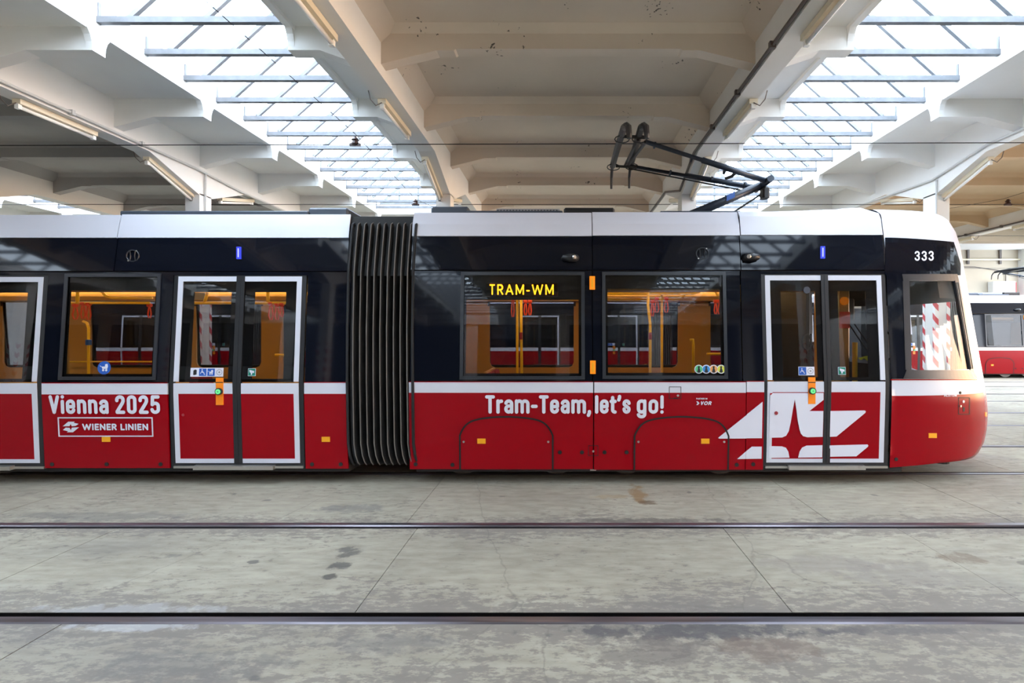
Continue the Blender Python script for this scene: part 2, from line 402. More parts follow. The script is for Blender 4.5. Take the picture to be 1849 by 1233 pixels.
tl = ['tram track set in the bare concrete in front of the tram, nearest the camera',
      'tram track under the large tram in the foreground',
      'empty tram track behind the foreground tram, by the striped columns',
      'empty tram track midway between the foreground and background trams',
      'empty tram track just in front of the background trams',
      'tram track under the background trams along the far wall']
for n, ty in enumerate(TRACK):
    t = empty('tram_track', (0, ty, 0), tl[n], 'rail track', 'parallel tram tracks in the floor')
    for s in (-1, 1):
        c = ty + s * 0.7175                                  # running edge
        h0, h1 = (c - 0.072, c) if s < 0 else (c, c + 0.072)
        r = MB().prism([(h0, -0.11), (h1, -0.11), (h1, -0.004), (h1 - 0.008, 0.006), (h0 + 0.008, 0.006), (h0, -0.004)], 'x', X0H, X1H).build('rail', 'rail', t)
        g0, g1 = (c, c + 0.05) if s < 0 else (c - 0.05, c)
        mb = MB().box(X0H, X1H, g0, g1, -0.12, -0.085).box(X0H, X1H, *((g1 - 0.007, g1 + 0.001) if s < 0 else (g0 - 0.001, g0 + 0.007)), -0.12, -0.002)
        mb.build('groove', 'groove', r)

# ceiling: girders, cross beams and slabs
ceiling = empty('ceiling', (0, 5, ZS), kind='structure')
def girder(x0, x1):
    pts = [(Y0H, ZG)]
    for yc in (-1.5, 8.5):
        pts += [(yc - 1.15, ZG), (yc - 0.16, 3.88), (yc + 0.16, 3.88), (yc + 1.15, ZG)]
    pts += [(YR, ZG), (YR, 4.98), (Y0H, 4.98)]
    MB().prism(pts, 'x', x0, x1).build('girder', 'whitewash', ceiling)
for g in GIRD: girder(*g)
def cove(x, s, m):     # chamfer where slab meets girder
    return MB().prism([(x, ZS), (x + s * 0.16, ZS), (x, ZS - 0.16)], 'y', Y0H, YR).build('cove', m, ceiling)
for i in range(len(GIRD) - 1):
    xa, xb = GIRD[i][1], GIRD[i + 1][0]
    if OPEN.get(i) is None:
        sm = {2: 'soffit_shaded', 6: 'soffit_warmlit'}.get(i, 'soffit')
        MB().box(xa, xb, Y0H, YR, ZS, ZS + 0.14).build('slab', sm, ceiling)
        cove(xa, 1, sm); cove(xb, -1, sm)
        for yb in YBEAM:
            if yb > YR - 0.3: continue
            w_ = 0.07
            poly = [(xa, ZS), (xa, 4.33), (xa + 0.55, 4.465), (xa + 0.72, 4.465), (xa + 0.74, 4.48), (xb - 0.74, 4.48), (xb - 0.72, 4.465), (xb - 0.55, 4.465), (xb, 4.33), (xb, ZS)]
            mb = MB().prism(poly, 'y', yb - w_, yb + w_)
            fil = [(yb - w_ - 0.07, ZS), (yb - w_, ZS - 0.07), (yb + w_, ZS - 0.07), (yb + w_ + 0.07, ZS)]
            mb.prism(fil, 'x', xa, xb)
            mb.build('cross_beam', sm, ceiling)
    else:
        oa, ob = OPEN[i]
        for (p, q, s) in ((xa, oa, 1), (xb, ob, -1)):
            MB().box(min(p, q - s * 0.07), max(p, q - s * 0.07), Y0H, YR - 1.9, ZS, ZS + 0.12).build('slab', 'whitewash', ceiling)
            MB().box(min(q, q - s * 0.07), max(q, q - s * 0.07), Y0H, YR - 1.9, ZS - 0.04, 4.98).build('upstand', 'whitewash', ceiling)
            for yb in YBEAM:
                if yb > YR - 1.9: continue
                d = abs(q - p)
                poly = [(p, ZS + 0.01), (p, 4.33), (p + s * min(0.5, d * 0.55), 4.465), (q + s * 0.002, 4.465), (q + s * 0.002, ZS + 0.01)]
                mb = MB().prism(poly, 'y', yb - 0.075, yb + 0.075)
                # concave fillets between the bracket end and the edge beam
                for sg in (-1, 1):
                    fl = [(yb + sg * 0.075, ZS), (yb + sg * 0.075, 4.50)]
                    fl += [(yb + sg * (0.075 + 0.14 * (1 - math.cos(a))), ZS - 0.20 * (1 - math.sin(a))) for a in (0.25, 0.6, 0.95, 1.25, 1.57)]
                    mb.prism(fl, 'x', q - s * 0.065, q + s * 0.004)
                mb.build('bracket', 'whitewash', ceiling)
        MB().box(xa, xb, YR - 1.9, YR, ZS, ZS + 0.14).build('slab', 'whitewash', ceiling)
MB().box(X0H, X1H, YR - 0.02, YR + 0.35, 4.33, 5.4).build('cross_beam', 'cream', ceiling)
MB().box(X0H, GIRD[0][0], Y0H, YR, ZS, ZS + 0.14).build('slab', 'soffit', ceiling)
MB().box(GIRD[-1][1], X1H, Y0H, YR, ZS, ZS + 0.14).build('slab', 'soffit', ceiling)
# higher roof over the far tracks, with a long row of rooflights
for a, b in ((YR + 0.3, 16.6), (21.2, Y1H)):
    MB().box(X0H, X1H, a, b, 5.4, 5.55).build('slab', 'whitewash', ceiling)
for k in range(13):
    x = X0H + 48 / 12 * k
    MB().box(x - 0.12, x + 0.12, 16.6, 21.2, 5.2, 5.55).build('girder', 'whitewash', ceiling)

# skylights (windows in the roof): glazing bars, cross ties and panes
ZE = 4.98
def skylight(n, oa, ob, individual):
    win = empty('window_%d' % n, ((oa + ob) / 2, 5, ZE), kind='structure')
    xm, zr = (oa + ob) / 2, ZE + (ob - oa) / 2 * 0.90
    ys = [5.24 - 0.3 + 0.6 * k for k in range(-27, 15)]
    ye = ys[-1]
    rest_b, rest_p, rest_t = MB(), MB(), MB()
    def bar_poly(y_):
        mb = MB()
        for (xe, s) in ((oa, 1), (ob, -1)):
            L_ = Vector((xm - xe, 0, zr - ZE)); nrm = Vector((-L_.z, 0, L_.x)).normalized() * 0.05
            if nrm.z > 0: nrm = -nrm
            a, b = Vector((xe, 0, ZE)), Vector((xm, 0, zr))
            mb.prism([(a.x, a.z), (b.x, b.z), ((b + nrm).x, (b + nrm).z), ((a + nrm).x, (a + nrm).z)], 'y', y_ - 0.023, y_ + 0.023)
        return mb
    def panes(y_a, y_b, s):
        xe = oa if s > 0 else ob
        return MB().add([(xe, y_a, ZE + 0.01), (xm, y_a, zr + 0.01), (xm, y_b, zr + 0.01), (xe, y_b, ZE + 0.01)], [(0, 1, 2, 3)])
    for i, y_ in enumerate(ys):
        vis = individual and y_ > 2.2
        b = bar_poly(y_)
        t = MB().box(oa - 0.02, ob + 0.02, y_ + 0.27, y_ + 0.33, 4.77, 4.83)
        t.box(oa, oa + 0.012, y_ + 0.285, y_ + 0.315, 4.80, ZE); t.box(ob - 0.012, ob, y_ + 0.285, y_ + 0.315, 4.78, ZE)
        if vis:
            b.build('glazing_bar', 'galv', win)
            if i < len(ys) - 1: t.build('cross_tie', 'galv', win)
        else:
            rest_b.add(b.v, b.f); rest_t.add(t.v, t.f)
        if i < len(ys) - 1:
            for s in (1, -1):
                p = panes(y_ + 0.018, ys[i+1] - 0.018, s)
                if vis: p.build('pane', 'skyglass', win)
                else: rest_p.add(p.v, p.f)
    if rest_b.v:
        rest_b.build('glazing_bar', 'galv', win, kind='stuff'); rest_t.build('cross_tie', 'galv', win, kind='stuff'); rest_p.build('pane', 'skyglass', win, kind='stuff')
    MB().box(xm - 0.03, xm + 0.03, ys[0], ye, zr - 0.06, zr + 0.03).build('ridge_bar', 'galv', win)
    # glazed gable ends
    for yy in (ys[0], ye):
        MB().add([(oa, yy, ZE), (ob, yy, ZE), (xm, yy, zr)], [(0, 1, 2)]).build('pane', 'skyglass', win)
        mb = MB().box(oa, ob, yy - 0.03, yy + 0.03, ZE - 0.04, ZE + 0.03)
        for k in range(1, 4):
            x = oa + (ob - oa) * k / 4
            mb.box(x - 0.02, x + 0.02, yy - 0.02, yy + 0.02, ZE, ZE + (zr - ZE) * (1 - abs(k - 2) / 2))
        mb.build('gable_frame', 'galv', win)
skylight(1, *OPEN[3], True)
skylight(2, *OPEN[5], True)
skylight(3, *OPEN[1], False)
skylight(4, *OPEN[7], False)
win = empty('window_5', (0, 18.9, 5.5), kind='structure')
for k in range(12):
    x = X0H + 4 * k
    MB().box(x + 0.12, x + 3.88, 16.6, 21.2, 5.47, 5.48).build('pane', 'skyglass', win)

# outer walls
wall_far = MB().box(X0H, X1H, Y1H, Y1H + 0.3, -0.1, 6).build('wall_far', 'cream', kind='structure')
wall_left = MB().box(X0H - 0.3, X0H, Y0H, Y1H, -0.1, 6).build('wall_left', 'whitewash', kind='structure')
wn = MB()
wn.box(X0H, X1H, Y0H - 0.3, Y0H, 4.3, 6)
for k in range(13):
    x = X0H + 4 * k
    wn.box(x - 0.3, x + 0.3, Y0H - 0.3, Y0H - 0.12, -0.1, 4.3)
wall_near = wn.build('wall_near', 'whitewash', kind='structure')
for k in range(12):
    x = X0H + 4 * k
    MB().box(x + 0.3, x + 3.7, Y0H - 0.2, Y0H - 0.1, -0.1, 4.3).build('door_%d' % (k + 1), 'doorgrey', kind='structure')
wr = MB().box(X1H, X1H + 0.3, Y0H, Y1H, 4.3, 6)
for yy in (Y0H + 0.2, -4, 1.7, 5.4, 8.5, 11.8, 15.2, 18.6, Y1H - 0.2):
    wr.box(X1H, X1H + 0.3, yy - 0.2, yy + 0.2, -0.1, 4.3)
wr.build('wall_right', 'whitewash', kind='structure')

# columns between the tracks, with hazard-striped corner guards
for i, (x0, x1) in enumerate(GIRD):
    for yc in (-1.5, 8.5):
        if yc < 0 and abs(x0) < 3: continue
        c = MB().box(x0, x1, yc - 0.14, yc + 0.14, 0, 3.9).build('column', 'whitewash', kind='structure')
        for sx in (0, 1):
            for sy in (-1, 1):
                xx = x1 if sx else x0; s = 1 if sx else -1
                ye_ = yc + sy * 0.14
                mb = MB().box(min(xx + s * 0.006, xx - s * 0.05), max(xx + s * 0.006, xx - s * 0.05), min(ye_ + sy * 0.006, ye_ - sy * 0.05), max(ye_ + sy * 0.006, ye_ - sy * 0.05), 0.0, 2.35)
                mb.build('corner_guard', 'stripe', c)

# things on the far wall: yellow pipe, dark hangers, conduit, pilasters and an electrical cabinet
t = empty('wall_pipe', (16, Y1H - 0.12, 5.0), 'yellow horizontal pipe along the upper part of the far wall', 'pipe')
MB().path([(8, Y1H - 0.1, 4.95), (23.5, Y1H - 0.1, 4.95)], 0.04, 8).build('pipe_run', 'lampbody', t)
for x in (18.3, 19.75):
    MB().box(x - 0.045, x + 0.045, Y1H - 0.08, Y1H - 0.02, 4.75, 5.4).build('hanger', 'pipedark', t)
tag(MB().path([(15, Y1H - 0.05, 4.62), (18.6, Y1H - 0.05, 4.62), (19.8, Y1H - 0.05, 4.45), (20.0, Y1H - 0.05, 4.40), (20.0, Y1H - 0.05, 3.9)], 0.02, 6).build('wall_cable', 'pipedark'),
    'thin dark cable bending down the far white wall', 'cable')
for k, x in enumerate((12.0, 20.6)):
    MB().box(x, x + 0.5, Y1H - 0.35, Y1H, 0, 5.4).build('trim_%d' % (k + 1), 'whitewash', kind='structure')
MB().box(X0H + 0.05, X1H, Y1H - 0.04, Y1H, 0, 2.75).build('trim_3', 'doorgrey', kind='structure')  # dark dado added behind the far trams so their windows read dark
cab = empty('electrical_cabinet', (19.5, Y1H - 0.2, 3.4), 'pale electrical box on the far wall above the background tram', 'cabinet')
MB().bbox(19.2, 20.2, Y1H - 0.35, Y1H - 0.02, 3.35, 3.95, 0.02).build('housing', 'whitewash', cab)
MB().box(20.21, 20.24, Y1H - 0.34, Y1H - 0.04, 3.38, 3.9).build('side_door', 'reddot', cab, 'reddish brown side door')

# fluorescent lamps under the girders
def lamp(x, y0, label, side, cable=True):
    def zz(y_):
        d = abs(y_ - 8.5)
        return ZG if d > 1.15 else (3.88 if d < 0.16 else 3.88 + (ZG - 3.88) * (d - 0.16) / 0.99)
    y1 = y0 + 0.95
    za, zb = zz(y0), zz(y1)
    t = empty('fluorescent_lamp', (x, y0, za), label, 'lamp', 'fluorescent lamps under the ceiling girders')
    def sk(dx0, dx1, d0, d1, m, name, ya=y0, yb=y1):
        z0_, z1_ = zz(ya), zz(yb)
        P = []
        for yy, z_ in ((ya, z0_), (yb, z1_)):
            P += [(x + dx0, yy, z_ - d0), (x + dx1, yy, z_ - d0), (x + dx1, yy, z_ - d1), (x + dx0, yy, z_ - d1)]
        MB().add(P, [(0,1,2,3),(7,6,5,4),(0,4,5,1),(1,5,6,2),(2,6,7,3),(3,7,4,0)]).build(name, m, t)
    sk(-0.045, 0.045, 0.005, 0.06, 'lampbody', 'housing')
    MB().path([(x, y0 + 0.04, za - 0.085), (x, y1 - 0.04, zb - 0.085)], 0.02, 10).build('lamp_tube', 'tube', t, smooth=True)
    for yy in (y0 + 0.02, y1 - 0.02):
        z_ = zz(yy)
        MB().box(x - 0.022, x + 0.022, yy - 0.02, yy + 0.02, z_ - 0.11, z_ - 0.055).build('end_cap', 'tube', t)
    if cable:
        MB().path([(x, y0 + 0.0, za - 0.05), (x + side * 0.05, y0 - 0.04, za - 0.10), (x + side * 0.10, y0 - 0.06, za - 0.04), (x + side * 0.12, y0 - 0.07, za + 0.05)], 0.006, 5).build('supply_cable', 'pipedark', t)
rank = ['nearest the camera', 'second from the camera', 'third from the camera', 'at the far end']
for gx, side, nm in ((-5.95, -1, 'far left girder'), (-1.97, -1, 'girder left of the middle bay'), (2.08, 1, 'girder right of the middle bay'), (6.12, 1, 'far right girder')):
    for k, yy in enumerate((3.52, 5.68, 7.45, 9.05)):
        if nm == 'far left girder' and k == 0: continue
        if nm == 'far right girder' and k < 2: continue
        lamp(gx, yy, 'fluorescent tube lamp under the %s, %s' % (nm, rank[k]), side)
lamp(10.85, 11.6, 'short fluorescent tube lamp under the girder near the right edge', 1)
lamp(10.85, 13.8, 'fluorescent tube lamp under the right edge girder beside the tram windscreen', 1)

# conduits along the girders
def conduit(label, pts, m, drop=None):
    t = empty('conduit_pipe', pts[0], label, 'pipe')
    MB().path(pts, 0.018, 8).build('pipe_run', m, t)
    for k in range(1, 8):
        a, b = Vector(pts[0]), Vector(pts[1]); p = a.lerp(b, k / 8)
        MB().box(p.x - 0.03, p.x + 0.03, p.y - 0.02, p.y + 0.02, p.z - 0.03, p.z + 0.03).build('pipe_clamp', m, t)
    if drop:
        MB().path(drop, 0.015, 8).build('drop_pipe', m, t)
conduit('pale conduit along the lower edge of the far left girder', [(-5.79, 0, 4.26), (-5.79, 8.2, 4.26), (-5.79, 9.4, 4.20), (-5.79, 13, 4.20)], 'pipe', [(-5.79, 8.46, 4.25), (-5.79, 8.46, 3.0)])
conduit('dark conduit along the lower left edge of the girder right of the middle bay', [(1.885, 0, 4.25), (1.885, 7.5, 4.25), (1.885, 8.4, 3.95), (1.885, 9.6, 4.25), (1.885, 13, 4.25)], 'pipedark')
conduit('pale conduit along the lower edge of the far right girder', [(5.945, 0, 4.30), (5.945, 7.3, 4.30), (5.945, 8.4, 4.12), (5.945, 13, 4.3)], 'pipe', [(5.945, 8.3, 4.1), (5.945, 8.3, 3.1)])
conduit('dark conduit along the girder near the right edge of the picture', [(10.72, 6, 4.26), (10.72, 15, 4.26)], 'pipedark')

# overhead wires
def wire(ty, label, z0, z1, ins):
    t = empty('overhead_wire', (0, ty, z0), label, 'wire', 'overhead contact wires')
    MB().path([(X0H, ty, z0), (0, ty, (z0 + z1) / 2), (X1H, ty, z1)], 0.0065, 6).build('contact_wire', 'wire', t)
    for x in ins:
        z_ = z0 + (z1 - z0) * (x - X0H) / (X1H - X0H)
        mb = MB().path([(x, ty, z_ + 0.0), (x, ty, z_ + 0.02), (x, ty, z_ + 0.05), (x, ty, z_ + 0.06), (x, ty, z_ + 0.10)], [0.05, 0.05, 0.035, 0.05, 0.02], 10)
        mb.box(x - 0.07, x + 0.07, ty - 0.015, ty + 0.015, z_ - 0.02, z_ + 0.015)
        mb.build('insulator', 'insul', t, smooth=False)
    return t
wire(6.91, 'overhead wire above the foreground tram, touching the pantograph', 4.10, 4.23, (-2.75,))
wire(10.1, 'overhead wire running behind the foreground tram at roof height', 4.145, 4.145, (-2.85, 8.62))
wire(13.4, 'overhead wire above the empty track in mid hall', 4.15, 4.15, ())
wire(20.2, 'overhead wire above the background trams', 4.15, 4.15, ())
for lab, x in (('thin span cable crossing under the left skylight', -2.75), ('thin span cable in the right rear bay', 8.62)):
    tag(MB().path([(x - 0.5, 3.0, 4.64), (x, 6.91, 4.30), (x - 0.1, 10.1, 4.25), (x, 13.2, 4.6)], 0.004, 5).build('span_cable', 'wire'), lab, 'cable')

# ------------------------------------------------------------------ the tram: its skin as a surface Y(X, z)
YT, YC = 5.71, 6.91
PX = F / YT                                   # px per metre at the belt line
X0, NN = 3.30, 2.7
def lerp_tab(tab, v):
    if v <= tab[0][0]: return tab[0][1]
    for (a, fa), (b, fb) in zip(tab, tab[1:]):
        if v <= b: return fa + (fb - fa) * (v - a) / (b - a)
    return tab[-1][1]
OFFT = [(0.10, .04), (0.9, 0), (1.16, 0), (2.34, .08), (2.70, .13), (3.00, .19), (3.05, .25), (3.10, .36), (3.15, .60)]
def yoff(z): return lerp_tab(OFFT, z)
SIL = [(1640, 375), (1680, 381), (1700, 390), (1715, 402), (1726, 420), (1734, 445), (1743, 497), (1752, 550), (1761, 600), (1770, 650), (1777, 690), (1782, 720), (1784, 745), (1782, 775), (1777, 798), (1766, 818), (1745, 832)]
def solve_L():
    tab = []
    for px, py in SIL:
        lo, hi = 0.05, 2.6
        for _ in range(34):
            L_ = (lo + hi) / 2; best = (-1e9, 0)
            z = H + (CY - py) * 6.1 / F
            for it in range(2):
                w_ = 1.2 - yoff(z); best = (-1e9, 0)
                for k in range(100):
                    v = k / 99; u = (1 - v ** NN) ** (1 / NN)
                    Yp = YC - w_ * v; Xp = X0 + L_ * u
                    if Xp / Yp > best[0]: best = (Xp / Yp, Yp)
                z = H + (CY - py) * best[1] / F
            if best[0] * F + CX > px: hi = L_
            else: lo = L_
        tab.append((z, L_))
    return sorted(tab)
LT = solve_L()
def Lz(z): return lerp_tab(LT, z)
def ysurf(X, z):
    o = yoff(z); yb = YT + o
    if X <= X0: return yb
    u = (X - X0) / max(Lz(z), 0.02)
    if u >= 1: return YC
    return YC - (1.2 - o) * (1 - u ** NN) ** (1 / NN)
def nrm(X, z):
    e = 0.004
    dx = (ysurf(X + e, z) - ysurf(X - e, z)) / (2 * e); dz = (ysurf(X, z + e) - ysurf(X, z - e)) / (2 * e)
    return Vector((dx, -1, dz)).normalized()
def XZ(X, z, off=0.0):
    p = Vector((X, ysurf(X, z), z))
    return p + nrm(X, z) * off if off else p
def zof(X, py):                                # height of the skin seen at image row py at this X
    Y = YT
    for _ in range(8): z = H + (CY - py) * Y / F; Y = ysurf(X, z)
    return z
def B(px, py, off=0.0):                        # px measured at the belt line -> X; py -> height
    X = (px - CX) / PX
    return XZ(X, zof(X, py), off)
def S(px, py, off=0.0):                        # line of sight onto the skin (used on the curved front)
    lo, hi = 5.4, YC
    for _ in range(40):
        Y = (lo + hi) / 2; X = (px - CX) * Y / F; z = H + (CY - py) * Y / F
        if Y < ysurf(X, z): lo = Y
        else: hi = Y
    return XZ((px - CX) * lo / F, H + (CY - py) * lo / F, off)

tram = empty('tram', (0, YC, 0), 'large red white and black tram in the foreground, seen side on', 'tram')
MIRROR = []
NEAR = []
def grid(mb, fn, c00, c10, c11, c01, nu, nv, off, th):
    """slab over the quad c00(left top) c10(right top) c11 c01, on the skin, raised by off, th thick"""
    P, Q = [], []
    for j in range(nv + 1):
        t = j / nv
        for i in range(nu + 1):
            s = i / nu
            x = (c00[0]*(1-s) + c10[0]*s)*(1-t) + (c01[0]*(1-s) + c11[0]*s)*t
            y = (c00[1]*(1-s) + c10[1]*s)*(1-t) + (c01[1]*(1-s) + c11[1]*s)*t
            P.append(fn(x, y, off)); Q.append(fn(x, y, off - th))
    n = len(P); W = nu + 1
    fs = [(j*W+i, j*W+i+1, (j+1)*W+i+1, (j+1)*W+i) for j in range(nv) for i in range(nu)]
    fs += [tuple(k + n for k in reversed(f)) for f in fs]
    rim = [i for i in range(W)] + [j*W+nu for j in range(1, nv+1)] + [nv*W+i for i in range(nu-1, -1, -1)] + [j*W for j in range(nv-1, 0, -1)]
    for k in range(len(rim)):
        a, b = rim[k], rim[(k+1) % len(rim)]
        fs.append((b, a, a + n, b + n))
    mb.add(P + Q, fs)
def rect(mb, x0, x1, y0, y1, off=0.0, th=0.02, fn=B, nu=None, nv=None):
    nu = nu or max(1, int(abs(x1 - x0) / (400 if fn is B else 9))); nv = nv or (2 if fn is B else max(2, int(abs(y1 - y0) / 12)))
    if fn is B:
        zs = [y for y in (490, 512, 690) if min(y0, y1) + 1 < y < max(y0, y1) - 1]
        ys = [y0] + zs + [y1]
        for a, b in zip(ys, ys[1:]): grid(mb, fn, (x0, a), (x1, a), (x1, b), (x0, b), nu, 2 if b < 470 else 1, off, th)
    else:
        grid(mb, fn, (x0, y0), (x1, y0), (x1, y1), (x0, y1), nu, nv, off, th)
    return mb
def part(name, mb, m, parent=None, label=None, mirror=True, smooth=False, kind=None):
    o = mb.build(name, m, parent or tram, label, smooth, kind)
    if mirror and (parent is None or parent is tram): MIRROR.append(o)
    return o
def decal(pts, m, name, parent, off, fn=B, label=None):
    o_ = origin_of(parent)
    tri = tessellate_polygon([[Vector((p[0], p[1], 0)) for p in pts]])
    me = bpy.data.meshes.new(name); me.from_pydata([fn(p[0], p[1], off) - o_ for p in pts], [], tri); me.materials.append(M[m])
    o = bpy.data.objects.new(name, me); COL.objects.link(o); o.parent = parent
    if label: o['label'] = label
    return o
def dot(px, py, r, m, name, parent=None, t=0.012, off=0.0, fn=B, label=None, mirror=False):
    p = fn(px, py, off); X, z = p.x, p.z
    return part(name, MB().disc(p, nrm(X, z), r, t, 14), m, parent, label, mirror)

# --- side panels
LX0 = -430
def glazed_panel(x0, x1, wx0, wx1, wy0, wy1, ytop, ybot, header=None, frame_w=6):
    mb = MB()
    rect(mb, x0, x1, ytop, wy0); rect(mb, x0, x1, wy1, ybot); rect(mb, x0, wx0, wy0, wy1); rect(mb, wx1, x1, wy0, wy1)
    part('window_band', mb, 'navy')
    w_ = part('window', rect(MB(), wx0, wx1, wy0, wy1, -0.006, 0.006), 'glass')
    fr = MB(); f = frame_w
    rect(fr, wx0 - f, wx1 + f, wy0 - f, wy0, 0.012, 0.03); rect(fr, wx0 - f, wx1 + f, wy1, wy1 + f, 0.012, 0.03)
    rect(fr, wx0 - f, wx0, wy0, wy1, 0.012, 0.03); rect(fr, wx1, wx1 + f, wy0, wy1, 0.012, 0.03)
    part('window_frame', fr, 'frame', w_)
    if header:
        hd = MB(); rect(hd, wx0, wx1, wy0, header, -0.014, 0.004); rect(hd, wx0, wx0 + 4, header, wy1, -0.014, 0.004); rect(hd, wx1 - 5, wx1, header, wy1, -0.014, 0.004); rect(hd, wx0, wx1, wy1 - 5, wy1, -0.014, 0.004)
        part('dark_glass_border', hd, 'gap', w_)
    MIRROR.append('w')
    return w_
def lower(x0, x1, yt, ys, yb):
    part('belt_stripe', rect(MB(), x0, x1, yt, ys), 'white')
    return part('side_panel', rect(MB(), x0, x1, ys, yb), 'red')
def pinline(x0, x1, y): rect(MB(), x0, x1, y - 1.2, y + 0.3, 0.002, 0.002) and part('pin_stripe', rect(MB(), x0, x1, y - 1.3, y, 0.002, 0.004), 'printred', mirror=False)

# left section
part('cantrail', rect(MB(), LX0, 193, 430, 489), 'navy'); part('cantrail', rect(MB(), 195, 621, 430, 489), 'navy')
part('roof_fascia', rect(MB(), LX0, 191, 388, 429), 'white'); part('roof_fascia', rect(MB(), 193, 620, 387, 429), 'white')
glazed_panel(75, 304, 112, 276, 500, 680, 491, 690, 524)
part('window_band', rect(MB(), 550, 629, 491, 690), 'navy')
part('window_band', rect(MB(), LX0, -166, 491, 690), 'navy')
part('door_header', rect(MB(), 304, 550, 491, 497), 'navy'); part('door_header', rect(MB(), -166, 75, 491, 497), 'navy')
p_l = lower(75, 302, 692, 712, 845); p_m = lower(549, 626, 691, 711, 846); lower(LX0, -166, 692, 712, 845)
for a in ((75, 302, 692), (549, 626, 691)): pinline(*a)
# right section
part('cantrail', rect(MB(), 738, 1070, 427, 487), 'navy'); part('cantrail', rect(MB(), 1071.5, 1342, 426, 487), 'navy'); part('cantrail', rect(MB(), 1343.5, 1607, 425, 487), 'navy')
part('roof_fascia', rect(MB(), 737, 1070, 384, 426), 'white'); part('roof_fascia', rect(MB(), 1071.5, 1344, 383, 425), 'white'); ff = MB()
for k in range(8):
    xa, xb = 1346 + 263 * k / 8, 1346 + 263 * (k + 1) / 8; ft = lambda x: 382 - 7 * max(0, (x - 1400) / 209) ** 1.3
    grid(ff, B, (xa, ft(xa)), (xb, ft(xb)), (xb, 424), (xa, 424), 1, 5, 0, 0.02)
part('roof_fascia', ff, 'white')
w1 = glazed_panel(740, 1069, 836, 1050, 497, 679, 489, 688, 541)
w2 = glazed_panel(1071, 1340, 1094, 1308, 497, 678, 489, 688, 521)
part('window_band', rect(MB(), 1342, 1379, 489, 688), 'navy')
part('door_header', rect(MB(), 1379, 1607, 489, 495), 'navy')
p_a = lower(738, 1071, 690, 709, 847); p_b = lower(1073, 1347, 690, 709, 848); p_c = lower(1348.5, 1380, 689, 708, 848)
for a in ((738, 1071, 690), (1073, 1347, 690), (1348, 1380, 689)): pinline(*a)
# dark backing seen through the panel joints, with openings behind doors and windows left free
bk = MB()
rect(bk, LX0, 1609, 388, 497, -0.03, 0.01); rect(bk, 550, 629, 497, 690, -0.03, 0.01); rect(bk, 1342, 1379, 497, 690, -0.03, 0.01); rect(bk, 1060, 1085, 497, 690, -0.03, 0.01)
rect(bk, 75, 304, 686, 846, -0.03, 0.01); rect(bk, 549, 627, 688, 846, -0.03, 0.01); rect(bk, 738, 1379, 684, 847, -0.03, 0.01)
part('body_backing', bk, 'gap')

# --- doors
def door(x0, x1, pa, pb, yt, ym0, ym1, ybw, yb, art=False):
    """x0..x1 outer edges, pa..pb the rubber between the leaves"""
    d = empty('door', (0, YC, 0)); d.parent = tram; d.location = (0, 0, 0)
    fr = MB(); rect(fr, x0 - 8, x0, yt - 4, yb + 9, -0.004, 0.03); rect(fr, x1, x1 + 8, yt - 4, yb + 9, -0.004, 0.03); rect(fr, x0, x1, yt - 4, yt, -0.004, 0.03); rect(fr, x0, x1, yb, yb + 9, -0.004, 0.03)
    fr.build('door_frame', 'rubber', d)
    mid = MB(); rect(mid, pa, pb, yt, yb, 0.006, 0.03); q = (pa + pb) / 2; rect(mid, q - 0.6, q + 0.6, yt, yb, 0.009, 0.004)
    mid.build('door_seal', 'rubber', d)
    for (a, b, outer) in ((x0, pa, 0), (pb, x1, 1)):
        lf = MB(); wd = 9
        o0, o1 = (a, a + wd) if outer == 0 else (b - wd, b)
        rect(lf, a, b, yt, yt + 9, 0, 0.03)
        rect(lf, o0, o1, yt + 9, ym0 - 3, 0, 0.03)
        rect(lf, a, b, ym0, ym1, 0, 0.03); rect(lf, o0, o1, ym1, ybw, 0, 0.03); rect(lf, a, b, ybw, yb, 0, 0.03)
        lf.build('door_leaf', 'white', d)
        i0, i1 = (o1, b) if outer == 0 else (a, o0)
        rect(MB(), i0, i1, ym1, ybw, 0, 0.03).build('door_panel', 'red', d)
        # pane with a black printed border
        if outer == 0: g0, g1 = i0 + 20, i1 - 10
        else: g0, g1 = i0 + 18, i1 - 20
        rect(MB(), i0, i1, yt + 9, ym0 - 2, -0.006, 0.006).build('door_glass', 'glass', d)
        fb = MB(); t0, t1 = yt + 28, ym0 - 8
        rect(fb, i0, i1, yt + 9, t0, -0.014, 0.006); rect(fb, i0, i1, t1, ym0 - 2, -0.014, 0.006); rect(fb, i0, g0, t0, t1, -0.014, 0.006); rect(fb, g1, i1, t0, t1, -0.014, 0.006)
        fb.build('dark_glass_border', 'gap', d)
    MIRROR.append(d)
    return d
d0 = door(-165, 66, -58, -41, 500, 692, 711, 829, 836)
d1 = door(313, 539, 420, 435, 499, 692, 711, 828, 836)
d2 = door(1386, 1599, 1488, 1501, 497, 689, 708, 828, 835)
def step(x0, x1, p0, p1, y):
    st = part('door_sill', rect(MB(), x0, x1, y, y + 4, 0.01, 0.06), 'steel', mirror=False)
    s2 = MB(); rect(s2, p0, p1, y - 2, y + 5, 0.05, 0.06)
    for k in range(14):
        a = p0 + 4 + (p1 - p0 - 8) * k / 14; rect(s2, a, a + 5, y - 0.5, y + 1.5, 0.053, 0.01)
    part('folding_step', s2, 'steel', mirror=False)
step(310, 545, 350, 494, 841); step(1384, 1606, 1424, 1562, 841); step(-166, 75, -100, 20, 842)

